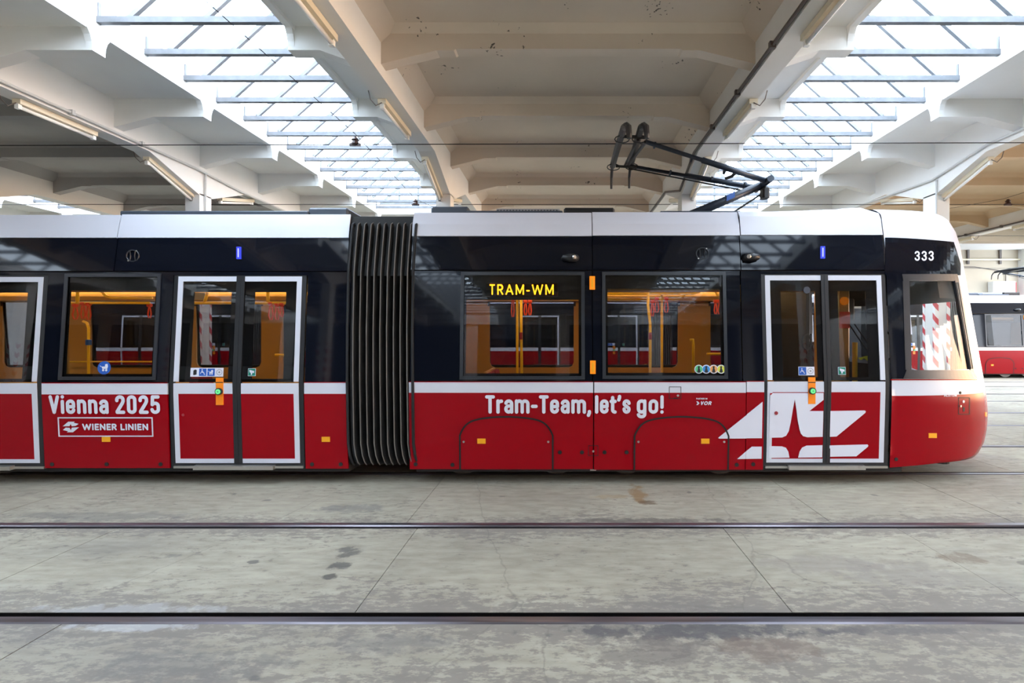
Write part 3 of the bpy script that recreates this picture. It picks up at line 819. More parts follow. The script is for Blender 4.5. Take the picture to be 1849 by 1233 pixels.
# --- art and lettering
def pz(pts): return [(1280 + x / 5.136, 640 + y / 5.136) for x, y in pts]
ll, rl = [c for c in d2.children if c.name.startswith('door_panel')]
o1_ = 0.004
decal(pz([(100,760),(350,557),(350,776),(100,778),(87,772)]), 'print', 'emblem', p_b, 0.0115, label='white wing of the large star emblem')
decal(pz([(352,555),(497,437),(497,775),(352,776)]), 'print', 'emblem', p_c, o1_)
decal(pz([(270,968),(350,898),(350,967)]), 'print', 'emblem', p_b, o1_)
decal(pz([(352,896),(405,853),(497,853),(497,965),(352,967)]), 'print', 'emblem', p_c, o1_)
decal(pz([(566,356),(1062,356),(1062,420),(933,523),(1062,523),(1062,762),(920,766),(880,756),(858,732),(845,695),(826,610),(810,500),(795,415),(780,500),(763,620),(745,710),(722,752),(685,768),(566,771)]), 'print', 'emblem', ll, o1_, label='white field with a red star cut out')
decal(pz([(566,848),(685,851),(722,863),(745,900),(757,955),(566,958)]), 'print', 'emblem', ll, o1_)
decal(pz([(838,955),(850,900),(872,862),(915,843),(1062,840),(1062,952)]), 'print', 'emblem', ll, o1_)
decal(pz([(566,357),(593,357),(566,379)]), 'printred', 'emblem', ll, 0.006)
decal(pz([(1128,523),(1445,518),(1456,526),(1452,540),(1190,760),(1128,762)]), 'print', 'emblem', rl, o1_)
decal(pz([(1128,842),(1480,833),(1489,842),(1484,855),(1380,943),(1128,947)]), 'print', 'emblem', rl, o1_)

def arc(cx, cy, rx, ry, a0, a1, n=9):
    return [(cx + rx * math.cos(math.radians(a0 + (a1 - a0) * i / n)), cy + ry * math.sin(math.radians(a0 + (a1 - a0) * i / n))) for i in range(n + 1)]
def stad(x0, x1, y0, y1):
    r = (x1 - x0) / 2; c = (x0 + x1) / 2
    return arc(c, y1 - r, r, r, 0, 180) + arc(c, y0 + r, r, r, 180, 360) + [(x1, y1 - r)]
GL = {   # stroke glyphs, cap height 1: (width, strokes)
 'V': (.54, [[(.09,.9),(.27,.1),(.45,.9)]]), 'i': (.2, [[(.1,.1),(.1,.66)], [(.1,.9),(.1,.905)]]),
 'e': (.5, [[(.1,.39),(.4,.39),(.4,.53)] + arc(.25,.53,.15,.15,0,180) + [(.1,.25)] + arc(.25,.25,.15,.15,180,350)]),
 'n': (.5, [[(.1,.1),(.1,.68)], [(.1,.5)] + arc(.25,.53,.15,.15,180,0) + [(.4,.1)]]),
 'm': (.8, [[(.1,.1),(.1,.68)], [(.1,.5)] + arc(.25,.53,.15,.15,180,0) + [(.4,.1)], [(.4,.5)] + arc(.55,.53,.15,.15,180,0) + [(.7,.1)]]),
 'a': (.5, [arc(.25,.53,.15,.15,165,0) + [(.4,.1)], [(.4,.42),(.25,.42)] + arc(.25,.26,.15,.16,90,270) + [(.34,.14),(.4,.24)]]),
 '2': (.5, [arc(.25,.75,.15,.15,195,0) + [(.4,.66),(.36,.56),(.11,.14),(.11,.1),(.41,.1)]]),
 '0': (.5, [stad(.1,.4,.1,.9)]), '5': (.5, [[(.39,.9),(.13,.9),(.12,.5)] + arc(.25,.43,.15,.14,140,0) + [(.4,.25)] + arc(.25,.25,.15,.15,0,-175)]),
 'T': (.52, [[(.09,.9),(.43,.9)], [(.26,.9),(.26,.1)]]), 'r': (.36, [[(.1,.1),(.1,.68)], [(.1,.5)] + arc(.27,.50,.17,.17,175,85)]),
 '-': (.36, [[(.09,.4),(.27,.4)]]), ',': (.22, [[(.11,.12),(.11,.06),(.06,-.07)]]), 'l': (.2, [[(.1,.1),(.1,.9)]]),
 't': (.34, [[(.14,.86),(.14,.24)] + arc(.26,.22,.12,.12,180,275), [(.06,.66),(.27,.66)]]), "'": (.2, [[(.11,.92),(.11,.86),(.07,.74)]]),
 's': (.46, [arc(.23,.54,.13,.14,10,180) + [(.11,.49),(.34,.31)] + arc(.23,.24,.13,.14,20,-190)]),
 'g': (.5, [stad(.1,.4,.1,.68), [(.4,.68),(.4,-.02)] + arc(.25,-.02,.15,.13,0,-170)]), 'o': (.5, [stad(.1,.4,.1,.68)]), '!': (.2, [[(.1,.9),(.1,.36)], [(.1,.1),(.1,.105)]]),
 '3': (.56, [arc(.28,.71,.18,.19,165,-90), arc(.28,.30,.19,.21,90,-165)]), ' ': (.26, []),
 'W': (.98, [[(.09,.9),(.28,.1),(.49,.85),(.70,.1),(.89,.9)]]), 'I': (.22, [[(.11,.1),(.11,.9)]]),
 'E': (.50, [[(.42,.9),(.11,.9),(.11,.1),(.42,.1)], [(.11,.5),(.38,.5)]]), 'N': (.66, [[(.11,.1),(.11,.9),(.55,.1),(.55,.9)]]),
 'R': (.58, [[(.11,.1),(.11,.9),(.3,.9)] + arc(.3,.69,.17,.21,90,-90) + [(.11,.48)], [(.28,.48),(.48,.1)]]), 'L': (.48, [[(.11,.9),(.11,.1),(.40,.1)]]),
 'A': (.72, [[(.1,.1),(.36,.9),(.62,.1)], [(.2,.34),(.52,.34)]]), 'M': (.78, [[(.11,.1),(.11,.9),(.39,.2),(.67,.9),(.67,.1)]]),
 'S': (.56, [arc(.28,.70,.17,.20,20,180) + [(.13,.58),(.42,.42)] + arc(.28,.30,.18,.20,20,-170)]), 'O': (.70, [arc(.35,.5,.25,.40,0,360,20)]),
 'P': (.54, [[(.11,.1),(.11,.9),(.28,.9)] + arc(.28,.68,.17,.22,90,-90) + [(.11,.46)]]), 'B': (.54, [[(.11,.1),(.11,.9),(.28,.9)] + arc(.28,.70,.15,.20,90,-90) + arc(.28,.30,.17,.20,90,-90) + [(.11,.1)]]),
 'Y': (.58, [[(.1,.9),(.29,.48),(.48,.9)], [(.29,.48),(.29,.1)]]),
}
def stroke_text(txt, x0, x1, ycap, ybase, m, name, parent, off, stroke=.178, gap=.06, fn=B, slant=0.0, label=None, keep=False):
    """letters built from round-ended strokes lying on the skin between px x0..x1"""
    tot = sum(GL[c][0] for c in txt) + gap * (len(txt) - 1)
    sx = (x1 - x0) / tot; sy = ybase - ycap; hw = stroke / 2
    mb = MB(); cx = 0; cnt = [0]
    def P(u, v): return fn(x0 + (u + slant * v) * sx, ybase - v * sy, off + cnt[0] * 1.5e-5)
    asp = sy / sx
    for c in txt:
        wd, strokes = GL[c]
        for st in strokes:
            cnt[0] += 1
            for (a, b) in zip(st, st[1:]):
                cnt[0] += 1
                dx, dy = (b[0] - a[0]), (b[1] - a[1]) * asp
                l = math.hypot(dx, dy) or 1e-6
                nx, ny = -dy / l * hw * asp, dx / l * hw
                nx = nx if asp else nx
                mb.add([P(cx + a[0] + nx, a[1] + ny), P(cx + a[0] - nx, a[1] - ny), P(cx + b[0] - nx, b[1] - ny), P(cx + b[0] + nx, b[1] + ny)], [(0, 1, 2, 3)])
            for a in st:
                n = 18; cnt[0] += 1
                mb.add([P(cx + a[0] + hw * asp * math.cos(2*PI*k/n), a[1] + hw * math.sin(2*PI*k/n)) for k in range(n)], [tuple(range(n))])
        cx += wd + gap
    return mb.build(name, m, parent, label, fix=False)
stroke_text('Vienna', 88, 197, 713, 747.5, 'print', 'lettering', p_l, 0.004, label='white lettering Vienna')
stroke_text('2025', 207.5, 290, 713, 747.5, 'print', 'lettering', p_l, 0.004, label='white lettering 2025')
stroke_text("Tram-Team,", 876, 1068, 713, 747, 'print', 'lettering', p_a, 0.004, label='white lettering Tram-Team')
stroke_text("let's", 1074, 1139, 713, 747, 'print', 'lettering', p_b, 0.004, label="white lettering let's")
stroke_text("go!", 1149, 1199, 713, 747, 'print', 'lettering', p_b, 0.004, label="white lettering go!")
# operator plate: outlined box with the small star emblem and the name
pl = MB(); k7 = 7.704
def q7(x, y): return (80 + x / k7, 690 + y / k7)
(ax, ay), (bx_, by) = q7(178, 487), q7(1500, 757)
for r in ((ax, bx_, ay, ay + 1.9), (ax, bx_, by - 1.9, by), (ax, ax + 1.9, ay, by), (bx_ - 1.9, bx_, ay, by)): rect(pl, r[0], r[1], r[2], r[3], 0.004, 0.004)
pl.build('plate_outline', 'print', p_l)
decal([q7(*p) for p in [(245,612),(325,548),(415,548),(398,563),(468,578),(425,606),(372,612),(356,580),(340,610)]], 'print', 'emblem', p_l, 0.004)
decal([q7(*p) for p in [(245,664),(285,630),(340,634),(356,668),(372,630),(470,626),(385,695),(298,695),(318,680)]], 'print', 'emblem', p_l, 0.004)
stroke_text('WIENER LINIEN', q7(515, 0)[0], q7(1440, 0)[0], q7(0, 577)[1], q7(0, 665)[1], 'print', 'lettering', p_l, 0.004, stroke=.24, gap=.05, label='white lettering WIENER LINIEN')
stroke_text('VOR', 1264, 1284, 724.5, 731, 'print', 'lettering', p_b, 0.004, stroke=.26, slant=.15)
decal([(1257,724.5),(1260,724.5),(1263,727.7),(1260,731),(1257,731),(1259.5,727.7)], 'print', 'emblem', p_b, 0.004)
stroke_text('PARTNER IM', 1257, 1277, 718.3, 721, 'print', 'lettering', p_b, 0.004, stroke=.22)

# --- small fittings on the side
def fit(name, x0, x1, y0, y1, m, off=0.004, th=0.006, fn=B, label=None, parent=None):
    return part(name, rect(MB(), x0, x1, y0, y1, off, th, fn), m, parent, label, mirror=False)
for x, y in ((189, 793), (587, 793), (869, 796), (1274, 796)): fit('reflector', x - 7.5, x + 7.5, y - 4.5, y + 4.5, 'amber', 0.012 if x in (869, 1274) else 0.005)
for x, y in ((89, 838), (188, 838), (286, 838), (561, 838), (613, 838), (749, 838), (816, 839), (1011, 816.5), (1051, 816.5), (1092, 816.5), (1132, 816.5), (1332, 839), (1362, 838)): dot(x, y, 0.022, 'gap', 'rubber_plug', t=0.006)
def arch(x0, x1, ytop, ysh, yb):                 # wheel cover with rounded shoulders and a black gap line
    n = 30; c = (x0 + x1) / 2; hw = (x1 - x0) / 2
    def top(x, g=0.0):
        u = min(1, abs(x - c) / (hw + g)); return ytop - g + (ysh - ytop + 0) * (0.35 * u ** 2 + 0.65 * u ** 9) 
    out_ = [(x0 + (x1 - x0) * (0.5 - 0.5 * math.cos(PI * i / n))) for i in range(n + 1)]
    pts = [(x, top(x)) for x in out_]
    o = decal([(x0, yb)] + pts + [(x1, yb)], 'red', 'wheel_cover', tram, 0.006)
    MIRROR.append(o)
    full = [(x0, yb)] + pts + [(x1, yb)]
    mb = MB(); hwid = 1.5
    for a, b in zip(full, full[1:]):
        dx, dy = b[0] - a[0], b[1] - a[1]; l = math.hypot(dx, dy) or 1; nx, ny = -dy / l * hwid, dx / l * hwid
        ex, ey = dx / l * 0.5, dy / l * 0.5
        mb.add([B(a[0]+nx-ex, a[1]+ny-ey, 0.0125), B(a[0]-nx-ex, a[1]-ny-ey, 0.0125), B(b[0]-nx+ex, b[1]-ny+ey, 0.0125), B(b[0]+nx+ex, b[1]+ny+ey, 0.0125)], [(0, 1, 2, 3)])
    mb.build('cover_gap', 'gap', o, fix=False)
    for x in (x0 + 7, x1 - 8): dot(x, 797, 0.012, 'steel', 'screw', o, 0.006, 0.012)
arch(830, 998, 752, 786, 847); arch(1146, 1316, 752, 787, 848)
for x0, x1, y0, y1 in ((1062.5, 1080.5, 804, 823), (1208, 1230, 698, 720)):
    ht = MB()
    for r in ((x0, x1, y0, y0 + .9), (x0, x1, y1 - .9, y1), (x0, x0 + .9, y0, y1), (x1 - .9, x1, y0, y1)): rect(ht, *r, 0.003, 0.003)
    h_ = part('access_hatch', ht, 'gap', mirror=False)
    dot((x0 + x1) / 2 + (5 if x0 > 1100 else 0), (y0 + y1) / 2 + (5 if x0 > 1100 else 1), 0.012, 'steel', 'screw', h_, 0.006, 0.002)
fit('hatch_slot', 1216, 1224, 718, 719.5, 'gap', 0.004, 0.004)
for x, y in ((1070, 511), (1070.5, 663)):
    m_ = part('side_marker_lamp', rect(MB(), x - 5, x + 5, y - 12, y + 12, 0.02, 0.02), 'amberlamp', mirror=False)
    rect(MB(), x - 2.2, x + 2.2, y - 9, y + 9, 0.024, 0.006).build('lens', 'amber', m_)
for x, y in ((432, 457), (1485, 456)):
    b_ = part('indicator_lamp', rect(MB(), x - 4, x + 4, y - 11, y + 11, 0.014, 0.016, S), 'blue', mirror=False)
    rect(MB(), x - 1.3, x + 0.6, y - 8, y + 8, 0.017, 0.004, S).build('lens', 'print', b_)
def camera_pod(x, y, s):
    p = S(x, y); n_ = Vector((0, -1, 0.15)).normalized()
    mb = MB().path([p + Vector((s * 0.085, 0.01, 0)), p + Vector((s * 0.06, -0.035, 0)), p + Vector((0, -0.05, 0)), p + Vector((-s * 0.05, -0.035, 0)), p + Vector((-s * 0.08, 0.01, 0))], [0.012, 0.034, 0.046, 0.046, 0.04], 12)
    o = part('side_camera', mb, 'rubber', mirror=False, smooth=True)
    MB().disc(p + Vector((-s * 0.045, -0.085, 0)), (-s, -0.7, 0), 0.022, 0.02, 12).build('lens', 'steel', o)
camera_pod(1028, 466, -1); camera_pod(1356, 465, 1)
for x, y in ((1268, 458), (240, 462)):
    p = S(x, y, 0.004)
    mb = MB().path([p + Vector((0.068 * math.cos(a), 0, 0.066 * math.sin(a) * (1 if abs(math.sin(a)) < .9 else .95))) for a in [2*PI*k/20 for k in range(20)]], 0.007, 6, closed=True)
    o = part('speaker_ring', mb, 'frame', mirror=False)
    for s in (-1, 1): MB().path([p + Vector((s * 0.03, 0, -0.05)), p + Vector((s * 0.022, 0, 0)), p + Vector((s * 0.03, 0, 0.05))], 0.005, 5).build('grille_bar', 'frame', o)
    for dx, dz in ((-.045, -.055), (.045, .055)): MB().disc(p + Vector((dx, -0.004, dz)), (0, -1, 0), 0.008, 0.004, 8).build('screw', 'steel', o)

# door buttons and stickers
def button(x, y0, y1, yb):
    o = fit('button_panel', x - 6.5, x + 6.5, y0, y1, 'orange', 0.008, 0.010)
    p = B(x, yb, 0.008)
    MB().disc(p, (0, -1, 0), 0.038, 0.022, 18).build('button_ring', 'rubber', o)
    MB().disc(p + Vector((0, -0.022, 0)), (0, -1, 0), 0.027, 0.006, 16).build('button_lens', 'greenlamp', o)
    MB().disc(p + Vector((0, -0.028, 0)), (0, -1, 0), 0.010, 0.002, 10).build('button_symbol', 'lightgreen', o)
    fit('button_seam', x - 6.5, x + 6.5, 689.5, 691, 'gap', 0.010, 0.003, parent=o)
button(397, 682, 731, 706.5); button(1465.5, 681, 729, 705.5)
def circ(x, y, r, n=18): return [(x + r * math.cos(2*PI*k/n), y + r * math.sin(2*PI*k/n)) for k in range(n)]
def wheelchair(x, y, s, par, off=.006):
    decal(circ(x - 1*s, y - 4.2*s, 1.1*s, 10), 'print', 'symbol', par, off)
    decal([(x-1.9*s,y-2.8*s),(x-.3*s,y-2.8*s),(x-.2*s,y-.4*s),(x+2.2*s,y-.4*s),(x+3.6*s,y+3.4*s),(x+4.4*s,y+3.2*s),(x+4.6*s,y+4.2*s),(x+2.9*s,y+4.6*s),(x+1.5*s,y+.8*s),(x-1.6*s,y+.8*s)], 'print', 'symbol', par, off)
    ring = []
    for a in range(150, 391, 20): ring.append((x - .6*s + 3.4*s*math.cos(math.radians(-a+180)), y + 1.8*s + 3.2*s*math.sin(math.radians(-a+180))))
    inner = [(x - .6*s + (px - x + .6*s) * .72, y + 1.8*s + (py - y - 1.8*s) * .72) for px, py in ring]
    decal(ring + inner[::-1], 'print', 'symbol', par, off)
def pram(x, y, s, par, off=.006):
    decal([(x-4*s,y-1.2*s),(x+.4*s,y-1.2*s),(x+.4*s,y-4*s),(x+3.4*s,y-4.6*s),(x+4.2*s,y-1.4*s),(x+3.4*s,y+1.6*s),(x-2.6*s,y+1.6*s)], 'print', 'symbol', par, off)
    for dx in (-1.6, 2.2): decal(circ(x + dx*s, y + 3.2*s, 1.5*s, 12), 'print', 'symbol', par, off)
    decal([(x-6*s,y-2.6*s),(x-4*s,y-1.4*s),(x-4*s,y-.6*s),(x-6.2*s,y-1.9*s)], 'print', 'symbol', par, off)
def camera_sign(x, y, par):
    decal([(x-7,y-7),(x+7,y-7),(x+7,y+7),(x-7,y+7)], 'print', 'sticker', par, .002)
    decal([(x-6.3,y-6.3),(x+6.3,y-6.3),(x+6.3,y+6.3),(x-6.3,y+6.3)], 'printgreen', 'sticker', par, .004)
    decal([(x-4.6,y-3.6),(x-3.8,y-4.4),(x+4.6,y-2.2),(x+4.4,y+1.4),(x-3.4,y+.6)], 'print', 'symbol', par, .006)
    decal([(x-1.6,y+.4),(x+1.4,y+.8),(x+.6,y+4.8),(x-1.2,y+4.8)], 'print', 'symbol', par, .006)
st = decal([(343.5,664),(403,664),(403,680),(343.5,680)], 'print', 'sticker', d1, .002, label='white strip of access pictograms')
decal([(349,669),(352,667),(355,668),(355,676),(352,677),(349,677)], 'printblack', 'symbol', d1, .004)
for x in (366, 381): decal([(x-6.6,665.4),(x+6.6,665.4),(x+6.6,678.6),(x-6.6,678.6)], 'printblue', 'sticker', d1, .004)
wheelchair(366, 672, 1.05, d1, .006); pram(381, 672, 0.95, d1, .006)
def seal(x, y, r, par):
    ring = circ(x, y, r, 20); inn = circ(x, y, r * .82, 20)
    decal(ring + [ring[0]] + [inn[0]] + inn[::-1], 'greyplastic', 'symbol', par, .005)
    decal(circ(x, y, r * .35, 8), 'greyplastic', 'symbol', par, .005)
seal(396, 672, 5.4, d1); camera_sign(454.5, 672, d1)
decal([(1442,662),(1471,662),(1471,677.5),(1442,677.5)], 'print', 'sticker', d2, .002)
decal([(1442.8,662.8),(1456,662.8),(1456,676.7),(1442.8,676.7)], 'printblue', 'sticker', d2, .004)
wheelchair(1449, 670, 1.0, d2, .006); seal(1463.5, 669.7, 5.4, d2); camera_sign(1520.5, 669.5, d2)
w0 = [c for c in tram.children if c.name.startswith('window')][0]
w0 = [c for c in tram.children if c.name.split('.')[0] == 'window']
decal(circ(187.5, 664, 12, 24), 'printblue', 'sticker', w0[0], .004, label='round blue pram sticker'); pram(188.5, 663.5, 1.45, w0[0], .006)
for k, m_ in enumerate(('lightgreen', 'skyblue', 'tan', 'limeyellow')):
    x = 1262 + 13.4 * k
    decal(circ(x, 666.5, 8.0, 22), 'print', 'sticker', w0[2], .004 + .0006 * k); decal(circ(x, 666.5, 6.6, 22), m_, 'sticker', w0[2], .006 + .0006 * k)
    decal([(x-3.2,672),(x-2.6,668),(x-1.6,665.5),(x-2,662),(x+.4,660.4),(x+1.8,662.4),(x+1.2,665),(x+2.4,668),(x+2.8,672),(x,673)], 'printblack', 'symbol', w0[2], .009)
dot(1401.5, 745.5, 0.020, 'reddot', 'key_switch', d2, 0.006, 0.004); dot(330, 749, 0.015, 'reddot', 'key_switch', d1, 0.004, 0.001)
# round lamp and rear-view mirror seen in the front door glass
dot(1461, 524, 0.038, 'dash', 'round_sensor', d2, 0.02, -0.004)
mr = MB().path([B(1463, 617, -0.06) + Vector((0.05*math.cos(a), 0, 0.085*math.sin(a))) for a in [2*PI*k/16 for k in range(16)]], 0.012, 6, closed=True)
part('oval_handle', mr, 'rubber', mirror=False)

# --- bellows between the sections
bx0, bx1 = (628 - CX) / PX, (742 - CX) / PX
def loop(ins, x, sag=0.0):
    pts = []
    for z in (0.20, 0.24, 0.32, 0.45, 0.9, 1.16, 1.7, 2.34, 2.6, 2.78, 2.88):
        yy = YT + yoff(z) + ins + (0.06 if z < 0.22 else 0.02 if z < 0.3 else 0)
        pts.append((x + (0.05 * (0.45 - z) / 0.25 if z < 0.45 else 0.012 * math.sin(z * 2.2)), yy, z - (ins * 0.3 if z > 2.7 else 0)))
    pts.append((x, YT + 0.32 + ins, 2.955 - ins * 0.5)); pts.append((x, YT + 0.5 + ins, 2.97 - ins * 0.5))
    return pts + [(p[0], 2 * YC - p[1], p[2]) for p in reversed(pts)]
bel = MB(); rows = []
nf = 9
xs_r = [bx0 + (bx1 - bx0) * (k + 0.72) / (nf + 0.35) for k in range(nf)]
seq = [(bx0 - 0.02, .05)]
for k, x in enumerate(xs_r):
    seq += [(x - 0.008, -0.012), (x + 0.008, -0.012)]
    seq += [((x + (xs_r[k+1] if k + 1 < nf else bx1 + .02)) / 2, 0.085)]
rows = [loop(i, x) for x, i in seq]
n = len(rows[0])
bel.add([p for r in rows for p in r], [(i*n+j, i*n+j+1, (i+1)*n+j+1, (i+1)*n+j) for i in range(len(rows)-1) for j in range(n-1)])
inner_b = part('gangway_floor', MB().box(bx0 - 0.1, bx1 + 0.1, YT + 0.2, 2 * YC - YT - 0.2, 0.18, 0.33), 'under', mirror=False)
bellows = part('bellows', bel, 'bellow', mirror=False, label='black folded bellows between the two tram sections')
for x in xs_r: MB().path(loop(-0.014, x), 0.005, 6).build('fold_edge', 'edge', bellows)
for x in (bx0 - 0.012, bx1 + 0.012):
    MB().path(loop(-0.004, x), 0.016, 6).build('end_frame', 'rubber', bellows)

# --- front: curved mask as a parametric surface cut into zones
def mask_point(th, z, off=0.0):
    c, s = math.cos(th), math.sin(th)
    v = (abs(c) ** (2 / NN)) * (1 if c >= 0 else -1); u = abs(s) ** (2 / NN)
    w_ = 1.2 - yoff(z)
    return Vector((X0 + Lz(z) * u, YC - w_ * v, z))
HOLE = [(1641, 507), (1726, 507), (1754, 668), (1646, 668)]
def inside(p, poly):
    r = False; n = len(poly)
    for i in range(n):
        (x0, y0), (x1, y1) = poly[i], poly[(i+1) % n]
        if (y0 > p[1]) != (y1 > p[1]) and p[0] < x0 + (p[1] - y0) * (x1 - x0) / (y1 - y0): r = not r
    return r
zl = [0.14 + (0.975 - 0.14) * k / 22 for k in range(23)] + [0.975 + (1.10 - 0.975) * k / 3 for k in range(1, 4)] + [1.10 + (2.62 - 1.10) * k / 50 for k in range(1, 51)] + [2.62 + (3.13 - 2.62) * k / 16 for k in range(1, 17)]
Xs = (1610.5 - CX) / PX
bins = {}
NT = 150
def bottom_z(X):
    return lerp_tab([(3.4, .175), (3.6, .18), (3.95, .20), (4.25, .215), (5.2, .215)], X)
verts = {}
XD = Xs
def zone(p):
    X, Yp, z = p
    if X < XD and z < 2.70: return None
    v = (Yp - YC) / (1.2 - yoff(z))
    mx = p.copy()
    if Yp > YC: mx.y = 2 * YC - Yp
    px, py = CX + F * mx.x / mx.y, CY - F * (mx.z - H) / mx.y
    if abs(v) > 0.55 and inside((px, py), HOLE): return None
    if abs(v) < 0.60 and 1.12 < z < 2.58 and X > 3.9: return 'windscreen'
    if z < 0.975:
        if abs(v) < 0.62 and z > 0.70: return 'nose_white'
        return 'nose_red'
    return 'nose_white'
for j in range(len(zl) - 1):
    z0_, z1_ = zl[j], zl[j+1]
    for i in range(NT):
        # denser at the sides
        t0, t1 = PI * i / NT, PI * (i + 1) / NT
        ps = [mask_point(t0, z0_), mask_point(t1, z0_), mask_point(t1, z1_), mask_point(t0, z1_)]
        if max(p.x for p in ps) < Xs: continue
        for p in ps: p.x = max(p.x, Xs)
        zb = bottom_z(sum(p.x for p in ps) / 4)
        if z1_ <= zb: continue
        for p in ps:
            if p.z < zb: p.z = bottom_z(p.x)
        c = (ps[0] + ps[1] + ps[2] + ps[3]) / 4
        k = zone(c)
        if k: bins.setdefault(k, MB()).add(ps, [(0, 1, 2, 3)])
def weld(o):
    bm = bmesh.new(); bm.from_mesh(o.data); bmesh.ops.remove_doubles(bm, verts=bm.verts, dist=0.0008); bmesh.ops.recalc_face_normals(bm, faces=bm.faces); bm.to_mesh(o.data); bm.free()
    for p in o.data.polygons: p.use_smooth = True
nose = {}
for k, m_, lab in (('nose_red', 'red', 'red rounded nose below the belt stripe'), ('nose_white', 'white', 'white front mask with roof edge'), ('windscreen', 'cabglass', None)):
    nose[k] = part(k, bins[k], m_, None, lab, mirror=False); weld(nose[k])
cap = MB()
for i in range(NT):
    t0, t1 = PI * i / NT, PI * (i + 1) / NT
    a, b = mask_point(t0, zl[-1]), mask_point(t1, zl[-1])
    if max(a.x, b.x) < Xs: continue
    a.x = max(a.x, Xs); b.x = max(b.x, Xs); cap.add([a, b, Vector((b.x, YC, 3.17)), Vector((a.x, YC, 3.17))], [(0, 1, 2, 3)])
part('front_roof', cap, 'white', mirror=False)
# black zones around the cab window
def srect(mb, *q, off=0.004, th=0.006, nu=None, nv=None):
    w_ = abs(q[1][0] - q[0][0]); h_ = abs(q[3][1] - q[0][1])
    grid(mb, S, *q, nu or max(2, int(w_ / 6)), nv or max(2, int(h_ / 8)), off, th); return mb
cb = MB(); n = 22
for i in range(n):                               # cantrail with the curved upper edge carrying the fleet number
    xa, xb = 1598 + 136 * i / n, 1598 + 136 * (i + 1) / n
    f = lambda x: 429 + 2.5 * ((x - 1598) / 60) ** 1.6 + (0 if x < 1722 else (x - 1722) * 3.2)
    grid(cb, S, (xa, f(xa)), (xb, f(xb)), (xb, 497), (xa, 497), 1, 8, 0.004, 0.006)
part('cab_cantrail', cb, 'navy', mirror=False)
fx = MB()
srect(fx, (1600, 493), (1637, 493), (1640, 684), (1609, 684))
part('cab_pillar', fx, 'navy', mirror=False)
fx = MB()
srect(fx, (1628, 495), (1727, 495), (1730, 507), (1630, 507), off=0.010, th=0.03)
srect(fx, (1636, 668), (1756, 668), (1764, 684), (1630, 684), off=0.010, th=0.03)
srect(fx, (1629, 507), (1641, 507), (1645, 668), (1634, 668), off=0.010, th=0.03)
srect(fx, (1723, 507), (1730, 507), (1760, 668), (1751, 668), off=0.010, th=0.03)
cabwin = part('cab_window', srect(MB(), (1639, 505), (1727, 505), (1756, 670), (1644, 670), off=-0.008, th=0.006), 'cabglass', mirror=False)
fx.build('window_frame', 'frame', cabwin)
gr = MB()
for k in range(2):
    a = 1724.5 + 3.0 * k; gr.path([S(a + (27.5 * (y - 507) / 161), y, 0.013) for y in range(510, 668, 12)], 0.0035, 5)
gr.build('frame_groove', 'steel', cabwin)
part('belt_groove', srect(MB(), (1608, 684.5), (1764, 684.5), (1764, 686.5), (1608, 686.5), off=0.004), 'printred', mirror=False)
stroke_text('333', 1650, 1685, 453, 471.5, 'print', 'lettering', tram, 0.008, stroke=.15, gap=.12, fn=S, label='white fleet number 333')
stroke_text('ALSTOM', 1704, 1727, 711, 716, 'print', 'lettering', nose['nose_red'], 0.003, stroke=.19, gap=.08, fn=S)
fit('reflector', 1676.5, 1691, 782, 790.5, 'amber', 0.005, 0.006, S)
hatch = MB()
for r in ((1730, 1750.5, 717.5, 718.6), (1730, 1750.5, 747, 748.1), (1730, 1731, 718, 748), (1749.6, 1751, 718, 748)): rect(hatch, *r, 0.002, 0.003, S)
hh = part('access_hatch', hatch, 'gap', mirror=False)
dot(1733.5, 733, 0.012, 'steel', 'lock', hh, 0.01, 0.002, S); dot(1739.5, 725, 0.016, 'print', 'sticker', hh, 0.003, 0.002, S)
fit('slot', 1738.5, 1741.5, 735, 743, 'gap', 0.003, 0.004, S, parent=hh)
dot(1733.5, 709, 0.016, 'gap', 'rubber_plug', None, 0.006, 0.0, S); dot(1618, 829, 0.02, 'gap', 'rubber_plug', None, 0.006, 0, S)
fit('side_marker_lamp', 1778.5, 1781.5, 744, 752, 'amberlamp', 0.004, 0.01, S)
MB().path([(4.50, 6.22, 0.32), (4.50, 6.22, 0.12)], [0.10, 0.09], 14).build('coupler_cover', 'under', tram)

# --- roof and underframe
for xa, xb in ((LX0, 630), (741, 1598)):
    a, b = (xa - CX) / PX, (xb - CX) / PX
    pr = [(YT + 0.25, 2.90), (YT + 0.25, 2.97), (YT + 0.6, 2.985), (2*YC - YT - 0.6, 2.985), (2*YC - YT - 0.25, 2.97), (2*YC - YT - 0.25, 2.90)]
    part('roof_panel', MB().prism(pr, 'x', a, b), 'roofbox', mirror=False)
    part('underframe', MB().box(a + 0.05, b - 0.02 if xb < 1000 else 3.75, YT + 0.06, 2*YC - YT - 0.06, 0.13, 0.34), 'under', mirror=False)
def rbox(x0, x1, ytop, Y, dep, m, name='roof_box', ch=0.02):
    a, b = (x0 - CX) * Y / F, (x1 - CX) * Y / F; zt = H + (CY - ytop) * Y / F
    return part(name, MB().bbox(a, b, Y, Y + dep, 2.94, zt, ch), m, mirror=False)
rbox(216, 556, 380.5, 6.05, 1.4, 'roofbox', 'roof_rail', 0.01); rbox(556, 628, 374.5, 6.1, 1.3, 'roofbox'); 
rbox(778, 846, 372.5, 6.1, 1.3, 'roofbox'); rbox(842, 1016, 380, 6.05, 0.4, 'roofbox', 'roof_rail', 0.01)
pb = rbox(896, 1011, 376.5, 6.3, 1.0, 'greyplastic', 'resistor_box', 0.01)
for k in range(20):
    x = (899 + 5.6 * k - CX) * 6.3 / F; MB().disc((x, 6.305, H + (CY - 380.5) * 6.3 / F), (0, -1, 0), 0.010, 0.008, 8).build('vent_hole', 'gap', pb)
